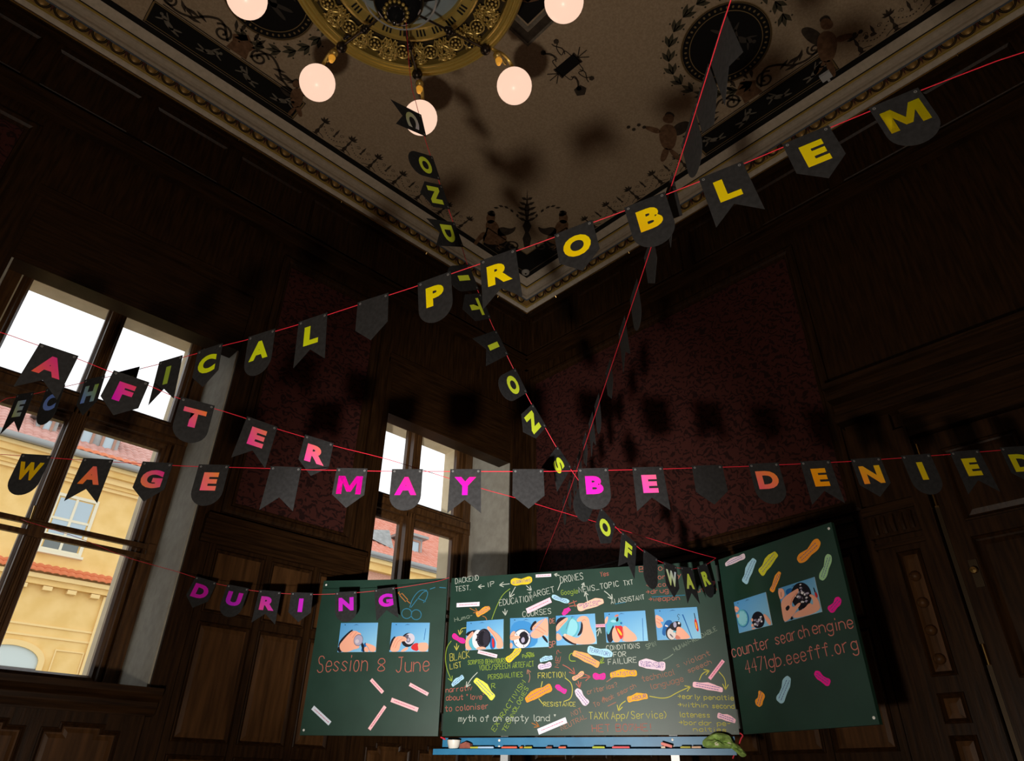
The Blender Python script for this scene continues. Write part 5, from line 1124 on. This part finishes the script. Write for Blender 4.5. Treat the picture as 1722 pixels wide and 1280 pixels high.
# AFTER, tied to the right hinge of the board
H_R = cp(1.34, 4.333, ZB1+.01)+CP_.n*.02; H_L = cp(-.418, 4.864, ZB1)+CP_.n*.02
d_ = ray(98, 590); A0 = CAM+d_*(2.92/math.hypot(d_.x, d_.y)); A = to_wall(H_R, A0)
px2 = [(0, 558), (67, 582), (98, 592), (130, 603), (192, 628), (248, 647), (303, 672), (361, 687), (421, 706), (461, 720), (515, 736), (557, 749), (640, 769), (680, 781), (760, 806), (810, 822), (870, 838), (960, 866), (1010, 880), (1100, 908), (1160, 927)]
F2 = mk([((98, 592), 'A', 'swallow', (222, 90, 60), (210, 20, 140), 'crimson pink', 'first of AFTER'), ((220, 637), 'F', 'point', (210, 0, 185), (232, 70, 95), 'magenta', 'in AFTER'), ((332, 679), 'T', 'round', (225, 30, 165), (250, 130, 50), 'pink to orange', 'in AFTER'), ((440, 713), 'E', 'swallow', (250, 60, 170), (250, 130, 90), 'pink to orange', 'in AFTER'), ((536, 742), 'R', 'point', (255, 70, 175), (235, 125, 60), 'pink to orange', 'last of AFTER')], '')
banner('b2', A, H_R, px2, F2, 'thin red cord carrying the AFTER pennants down to the board', 'pennants of the AFTER banner')
# DURING, from the window handle to the left hinge of the board
A = hit(45, 877, V((0, -.44, 0)), V((0, 1, 0)))
px4 = [(45, 877), (65, 883), (135, 905), (210, 937), (260, 951), (300, 962), (330, 972), (364, 982), (384, 986), (415, 992), (437, 995), (471, 998), (491, 999), (524, 1000), (567, 999), (598, 997), (631, 994), (662, 990), (700, 984), (740, 977)]
F4 = mk([((346, 977), 'D', 'point', (200, 0, 170), (205, 0, 180), 'magenta', 'first of DURING'), ((400, 989), 'U', 'round', (170, 0, 200), (205, 0, 180), 'magenta', 'in DURING'), ((454, 996.5), 'R', 'swallow', (225, 60, 150), (190, 0, 195), 'magenta', 'in DURING'), ((508, 999.5), 'I', 'point', (200, 0, 205), (200, 0, 205), 'purple', 'in DURING'), ((582, 998), 'N', 'round', (188, 0, 190), (182, 0, 192), 'purple', 'in DURING'), ((647, 992), 'G', 'swallow', (196, 0, 180), (176, 0, 190), 'purple', 'last of DURING over the left board wing')], '')
banner('b4', A, H_L, px4, F4, 'thin red cord carrying the DURING pennants to the board hinge', 'pennants of the DURING banner', tie=V((A.x+.02, -.572, Z(1.497))))
# CONDITIONS OF WAR, from the chandelier hub to the right hinge of the board
d_ = ray(683, 38); A = CAM+d_*(3.72/d_.z)
px5 = [(683, 38), (690, 140), (703, 185), (714, 232), (724, 262), (737, 302), (752, 345), (764, 380), (776, 413), (786, 446), (802, 485), (821.5, 532.5), (829, 550), (856, 605), (881, 655.5), (896, 684), (915, 716), (937, 755), (956, 784), (975, 811), (1008.6, 855.6), (1034, 885), (1047, 899), (1066, 915), (1084, 929), (1100, 940), (1129, 953), (1145, 956), (1160, 957.5), (1173, 956), (1188, 950)]
LG = (226, 246, 62)
F5 = mk([((709.5, 211), 'C', 'swallow', (190, 205, 90), (225, 220, 245), 'white and lime', 'nearest the chandelier'), ((731, 283), 'O', 'round', LG, LG, 'lime', 'first O of CONDITIONS'), ((747, 332), 'N', 'point', LG, LG, 'lime', 'first N of CONDITIONS'), ((769, 395), 'D', 'swallow', LG, LG, 'lime', 'before the cornice in CONDITIONS'), ((794, 467), 'I', 'round', LG, LG, 'lime', 'behind the cord of PROBLEM'), ((814, 515), 'T', 'point', LG, LG, 'lime', 'beside the pennant R of PROBLEM'),
 ((842, 577), 'I', 'swallow', LG, LG, 'lime', 'second I of CONDITIONS'), ((874, 641), 'O', 'round', LG, LG, 'lime', 'second O of CONDITIONS'), ((905, 700), 'N', 'point', LG, LG, 'lime', 'second N of CONDITIONS'), ((947, 770), 'S', 'swallow', LG, LG, 'lime', 'last of CONDITIONS'), ((988, 829), None, 'round', None, None, '', 'between CONDITIONS and OF'), ((1021, 870), 'O', 'point', (212, 234, 84), LG, 'lime', 'first of OF'), ((1057, 907), 'F', 'swallow', (212, 234, 84), LG, 'lime', 'last of OF'), ((1093, 935), None, 'round', None, None, '', 'between OF and WAR'),
 ((1126, 951.5), 'W', 'point', (212, 234, 84), (215, 225, 245), 'lime and white', 'first of WAR'), ((1154, 957), 'A', 'swallow', (200, 215, 110), LG, 'lime', 'in WAR'), ((1180, 953), 'R', 'round', (212, 234, 84), LG, 'lime', 'last of WAR')], '')
banner('b5', A, H_R, px5, F5, 'thin red cord carrying the CONDITIONS OF WAR pennants from chandelier to board', 'pennants of the CONDITIONS OF WAR banner')
# a sixth cord seen edge-on, from high above on the right down behind the board
B = hit(905, 966, V((0, 0, 0)), V((1, 0, 0)))
d_ = ray(1228, 0); A0 = CAM+d_*(1.80/d_.z); A = to_wall(B, A0)
px6 = [(1228, 0), (1171, 184), (1137, 289), (1089, 434), (1050, 551), (1000, 700), (950, 850), (912, 945)]
ordn = ['first', 'second', 'third', 'fourth', 'fifth', 'sixth', 'seventh', 'eighth', 'ninth', 'tenth', 'eleventh', 'twelfth', 'thirteenth', 'fourteenth', 'fifteenth']
yy6 = [66, 147, 218, 320, 416, 490, 549, 618, 675, 705, 738, 765, 790, 815, 840]
KD = ['swallow', 'point', 'round']
F6 = [((1228-(y*316/945), y), None, KD[i % 3], None, None, 'plain black pennant seen edge-on on the slanting cord, %s from the ceiling end' % ordn[i]) for i, y in enumerate(yy6)]
banner('b6', A, B, px6, F6, 'thin red cord with edge-on pennants slanting down behind the board', 'edge-on pennants of the slanting cord', twist=math.radians(-2))
# loose ties on the lower hinges
for a, pts, lab in ((0, [(1244, 1233), (1250, 1237), (1246, 1242), (1242, 1255), (1236, 1266), (1232, 1276)], 'short red tie on the lower right board hinge'), (1, [(741, 1240), (746, 1242), (749, 1244)], 'tiny red tie on the lower left board hinge')):
    MB().tube(chaikin([bpx(CP_, x, y, .03 if a == 0 else .012) for x, y in pts], 2), .004, 6).build('tie', STRING, label=lab, cat='tie')

# ------------------------------------------------------------------ across the street
KS = 1.375; YF = CAM.y-(CAM.y+14)*KS
def FX(x): return CAM.x+(x-CAM.x)*KS
def FZ(z): return EYE+z*KS
YEL_W = mat('yellow_render', (.74, .49, .17), .9, spec=.15, col2=(.82, .57, .23), scale=2)
YEL_L = mat('pale_yellow_trim', (.82, .60, .27), .9, spec=.15)
PINKW = mat('pink_brick', (.50, .25, .17), .9, col2=(.62, .36, .26), scale=20)
ZINC = mat('zinc_gutter', (.30, .31, .30), .5, metal=.3)
SLATE = mat('grey_dormer', (.26, .27, .26), .7, col2=(.36, .37, .36), scale=5)
WFR = mat('white_window_frame', (.74, .68, .50), .7)
TILE1 = mat('orange_tile', (.62, .16, .055), .8, col2=(.72, .25, .12), scale=3); TILE2 = mat('weathered_pink_tile', (.52, .26, .21), .85, col2=(.62, .36, .31), scale=3)
PANEG = mat('far_window_glass', (.40, .50, .55), .15, spec=.6)
street = box('street', (-70, -60, -9), (80, -.93, -8.8), mat('asphalt', (.20, .20, .20), .9), kind='structure')
def bbox(x0, x1, y0, y1, z0, z1, nm, m, par): return MB().box((x0, y0, z0), (x1, y1, z1)).build(nm, m, par)
def tile_mesh(w, l, m, nm):
    e = MB(); n = 5; vs = []
    for z, y in ((0, 0), (1, l)):
        for i in range(n+1):
            t = i/n; vs.append(V(((t-.5)*w, y, .035*math.sin(math.pi*t)+ (.02 if z == 0 else 0))))
    e.add(vs, [(i, i+1, n+2+i, n+1+i) for i in range(n)])
    e.add([vs[i] for i in range(n+1)]+[vs[i]-V((0, 0, .02)) for i in range(n+1)], [(i, n+1+i, n+2+i, i+1) for i in range(n)])
    return e.mesh(nm, m)
def tile_field(name, x0, x1, y0, z0, depth, slope, m, par, w=.25, l=.36, kind=None):
    """a roof plane of pantiles joined into one part"""
    e = MB(); cs, sn = math.cos(slope), math.sin(slope); nx = int((x1-x0)/w); ny = int(depth/l); n = 4
    for j in range(ny):
        for i in range(nx):
            X = x0+i*w; vs = []
            for q in (0, 1):
                for k in range(n+1):
                    t = k/n; s_ = (j+q*1.02)*l; hgt = .05*math.sin(math.pi*t)+(.03 if q == 0 else 0)
                    vs.append((X+w*t, y0-s_*cs+hgt*sn*0, z0+s_*sn+hgt))
            b = [(v[0], v[1], v[2]-.045) for v in vs[:n+1]]
            e.add(vs+b, [(k, k+1, n+2+k, n+1+k) for k in range(n)]+[(k, 2*(n+1)+k, 2*(n+1)+k+1, k+1) for k in range(n)])
    return e.build(name, m, par, kind=kind)
def dormer(par, x0, x1, z0, z1, y0, back, mw=SLATE, panes=2):
    e = MB().box((x0, y0-back, z0), (x1, y0, z1)).build('dormer', mw, par)
    MB().box((x0-.2, y0-back, z1), (x1+.2, y0+.25, z1+.12)).build('dormer_roof', ZINC, par)
    w = (x1-x0)/panes
    for i in range(panes):
        a, b = x0+w*i+.12, x0+w*(i+1)-.12
        f = MB(); moulding(f, (V((0, y0, 0)), V((1, 0, 0)), V((0, 0, 1)), V((0, 1, 0))), rect(a, b, z0+.2, z1-.12), [(0, 0), (0, .06), (.09, .06), (.09, .01)], close=False)
        fo = f.build('window', mat('dormer_frame', (.36, .20, .14), .7), par); MB().box((a+.05, y0+.005, z0+.25), (b-.05, y0+.02, z1-.17)).build('pane', PANEG, fo)
# building opposite the left window
XA, XB = FX(-3.2), FX(9)
b1 = thing('town_house', V((FX(1.5), YF, -8.8)), label='yellow rendered town house with red tiled roof seen through the left window', cat='building')
bbox(XA, XB, YF-6, YF, -8.8, FZ(6.85), 'wall', YEL_W, b1)
for za, zz, d, m in ((6.36, 6.44, .12, YEL_L), (6.44, 6.52, .20, YEL_W), (6.52, 6.66, .30, YEL_L), (6.66, 6.80, .45, YEL_W), (6.80, 6.90, .55, YEL_L)): bbox(XA, XB, YF, YF+d, FZ(za), FZ(zz), 'cornice_moulding', m, b1)
MB().tube([(XA, YF+.70, FZ(6.96)), (XB, YF+.70, FZ(6.96))], .12, 10).build('gutter', ZINC, b1)
bbox(XA, XB, YF-.1, YF+.75, FZ(6.93), FZ(6.99), 'eaves_board', ZINC, b1)
SLP = math.radians(36)
bbox_r = MB(); 
y0_, z0_ = YF+.66, FZ(7.02); dp = 7.2
bbox_r.add([(XA, y0_, z0_-.05), (XB, y0_, z0_-.05), (XB, y0_-dp*math.cos(SLP), z0_+dp*math.sin(SLP)-.05), (XA, y0_-dp*math.cos(SLP), z0_+dp*math.sin(SLP)-.05)], [(0, 1, 2, 3)]); bbox_r.build('roof_deck', TILE2, b1)
tile_field('roof_tiles', XA, XB, y0_, z0_, dp, SLP, TILE2, b1, kind='stuff')
tm = tile_mesh(.25, .40, TILE1, 'eaves_tile')
RX = Matrix.Rotation(-SLP, 4, 'X')
i = 0; x = FX(-.6)
while x < FX(2.2):
    place('eaves_tile', tm, Matrix.Translation((x, y0_+.06, z0_+.02)) @ Matrix.Rotation(math.pi, 4, 'Z') @ Matrix.Rotation(SLP, 4, 'X'), b1); x += .25
dormer(b1, FX(1.05), FX(2.10), FZ(7.32), FZ(8.15), YF-.35, 2.2)
dormer(b1, FX(2.50), FX(2.95), FZ(7.40), FZ(8.05), YF-.5, 2.0, panes=1)
# windows of the yellow facade
def fwin(par, x0, x1, z0, z1, rows):
    f = MB(); moulding(f, (V((0, YF, 0)), V((1, 0, 0)), V((0, 0, 1)), V((0, 1, 0))), rect(x0-.10, x1+.10, z0-.10, z1+.10), [(0, 0), (0, .05), (.10, .05), (.10, -.12), (.16, -.12)], close=False)
    wo = f.build('window', WFR, par); hz = [z0+(z1-z0)*r for r in rows]
    for i in range(len(hz)-1):
        for a, b in ((x0+.05, (x0+x1)/2-.04), ((x0+x1)/2+.04, x1-.05)):
            MB().box((a, YF+.006, hz[i]+.04), (b, YF+.016, hz[i+1]-.04)).build('pane', PANEG if i else mat('far_window_glass_dark', (.13, .15, .14), .15, spec=.6), wo)
        MB().box((x0, YF+.0, hz[i]-.04), (x1, YF+.03, hz[i]+.04)).build('glazing_bar', WFR, wo)
    MB().box(((x0+x1)/2-.04, YF, z0), ((x0+x1)/2+.04, YF+.034, z1)).build('glazing_bar', WFR, wo)
    MB().box((x0-.16, YF, z0-.16), (x1+.16, YF+.16, z0-.08)).build('sill', WFR, wo)
for cx_ in (1.56, 4.06, -.94): fwin(b1, FX(cx_-.40), FX(cx_+.40), FZ(4.72), FZ(6.0), (0, .27, .58, 1))
# tiled ledge on brackets, string courses, arched window
def ledge(x0, x1):
    bbox(x0, x1, YF, YF+.28, FZ(4.02), FZ(4.12), 'ledge_moulding', YEL_L, b1); bbox(x0, x1, YF, YF+.18, FZ(3.90), FZ(4.02), 'ledge_moulding', YEL_W, b1)
    x = x0; t2 = tile_mesh(.225, .34, TILE1, 'ledge_tile')
    while x < x1:
        for r in (0, 1): place('ledge_tile', t2, Matrix.Translation((x+.11*r*0, YF+.36-.26*r*.8, FZ(4.14)+.17*r)) @ Matrix.Rotation(math.pi, 4, 'Z') @ Matrix.Rotation(math.radians(38), 4, 'X'), b1)
        x += .225
    k = .537
    while FX(k) < x1:
        if FX(k) > x0: bbox(FX(k)-.13, FX(k)+.13, YF, YF+.22, FZ(3.79), FZ(3.88), 'bracket', YEL_L, b1); 
        k += .502
ledge(FX(-.8), FX(4.6))
bbox(FX(-.8), FX(.33), YF, YF+.08, FZ(2.0), FZ(3.88), 'pilaster', YEL_L, b1)
for z in (3.06, 2.84): bbox(FX(.33), FX(6), YF, YF+.035, FZ(z)-.03, FZ(z)+.03, 'string_course', YEL_L, b1)
for x0, x1 in ((.35, .95),): 
    e = MB(); moulding(e, (V((0, YF, 0)), V((1, 0, 0)), V((0, 0, 1)), V((0, 1, 0))), rect(FX(x0), FX(x1), FZ(1.2), FZ(2.62)), [(0, 0), (0, .03), (.04, .03), (.04, .0)], close=False); e.build('wall_panel', YEL_L, b1)
def arch(cx_, r, zt, zb):
    pts = [(FX(cx_)+FXr*math.cos(t), zt-rise+rise*math.sin(t)) for FXr, rise in ((r*KS, .42),) for t in [math.pi*i/16 for i in range(17)]]
    poly = [V((pts[-1][0], FZ(zb)-1.2)), V((pts[0][0], FZ(zb)-1.2))]+[V(p) for p in pts]
    fr = (V((0, YF, 0)), V((1, 0, 0)), V((0, 0, 1)), V((0, 1, 0)))
    e = MB(); moulding(e, fr, poly, [(-.16, 0), (-.16, .08), (0, .08), (0, .0), (.06, .0)], close=False); w = e.build('arched_window', YEL_L, b1)
    e = MB(); moulding(e, fr, poly, [(.0, .01), (.05, .012)]); e.build('pane', mat('pale_blind', (.55, .62, .58), .3), w)
    MB().box((FX(cx_)-r*KS, YF, FZ(zb)-.06), (FX(cx_)+r*KS, YF+.06, FZ(zb)+.02)).build('glazing_bar', mat('dark_bar', (.10, .09, .08), .6), w)
arch(1.78, .58, FZ(2.60), 2.16)
# building opposite the right window
XC, XD = FX(-22), FX(-3.3)
b2 = thing('tiled_house', V((FX(-9), YF, -8.8)), label='house with red tiled roof and dormers seen through the right window', cat='building')
bbox(XC, XD, YF-6, YF, -8.8, FZ(6.0), 'wall', PINKW, b2)
bbox(XC, XD, YF, YF+.25, FZ(6.0), FZ(6.22), 'cornice_moulding', YEL_W, b2); bbox(XC, XD, YF, YF+.40, FZ(6.22), FZ(6.34), 'cornice_moulding', YEL_L, b2)
bbox(XC, XD, YF-6, YF, FZ(6.0), FZ(6.4), 'wall_head', PINKW, b2)
MB().tube([(XC, YF+.55, FZ(6.44)), (XD, YF+.55, FZ(6.44))], .11, 10).build('gutter', ZINC, b2); bbox(XC, XD, YF-.1, YF+.55, FZ(6.34), FZ(6.44), 'eaves_board', ZINC, b2)
y1_, z1_ = YF+.50, FZ(6.50); dq = 8.6
MB().add([(XC, y1_, z1_-.05), (XD, y1_, z1_-.05), (XD, y1_-dq*math.cos(SLP), z1_+dq*math.sin(SLP)-.05), (XC, y1_-dq*math.cos(SLP), z1_+dq*math.sin(SLP)-.05)], [(0, 1, 2, 3)]).build('roof_deck', TILE1, b2)
tile_field('roof_tiles', XC, XD, y1_, z1_, dq, SLP, mat('red_tile', (.60, .20, .12), .8, col2=(.68, .30, .22), scale=3), b2, kind='stuff')
dormer(b2, FX(-9.4), FX(-8.6), FZ(7.02), FZ(7.75), YF-.9, 2.5, panes=1)
# a lean-to dormer with its grey cheek
MB().add([V(p) for p in ((FX(-7.05), YF-.75, FZ(7.28)), (FX(-7.95), YF-.35, FZ(6.98)), (FX(-7.95), YF-.9, FZ(7.75)), (FX(-7.95), YF-3.2, FZ(7.9)), (FX(-7.05), YF-3.2, FZ(7.9)), (FX(-7.05), YF-1.2, FZ(7.62)))], [(0, 1, 2, 5), (1, 3, 2), (5, 2, 3, 4), (0, 5, 4)]).build('dormer_cheek', SLATE, b2)
mast = thing('roof_antenna', V((FX(-8.05), YF-3.5, FZ(8.3))), label='thin antenna mast on the roof beyond the right window', cat='antenna')
MB().tube([(FX(-8.05), YF-3.5, FZ(8.1)), (FX(-8.05), YF-3.5, FZ(10.9))], .035, 6).build('pole', ZINC, mast)
MB().tube([(FX(-8.25), YF-3.5, FZ(10.2)), (FX(-7.85), YF-3.5, FZ(10.2))], .02, 6).build('crossbar', ZINC, mast)
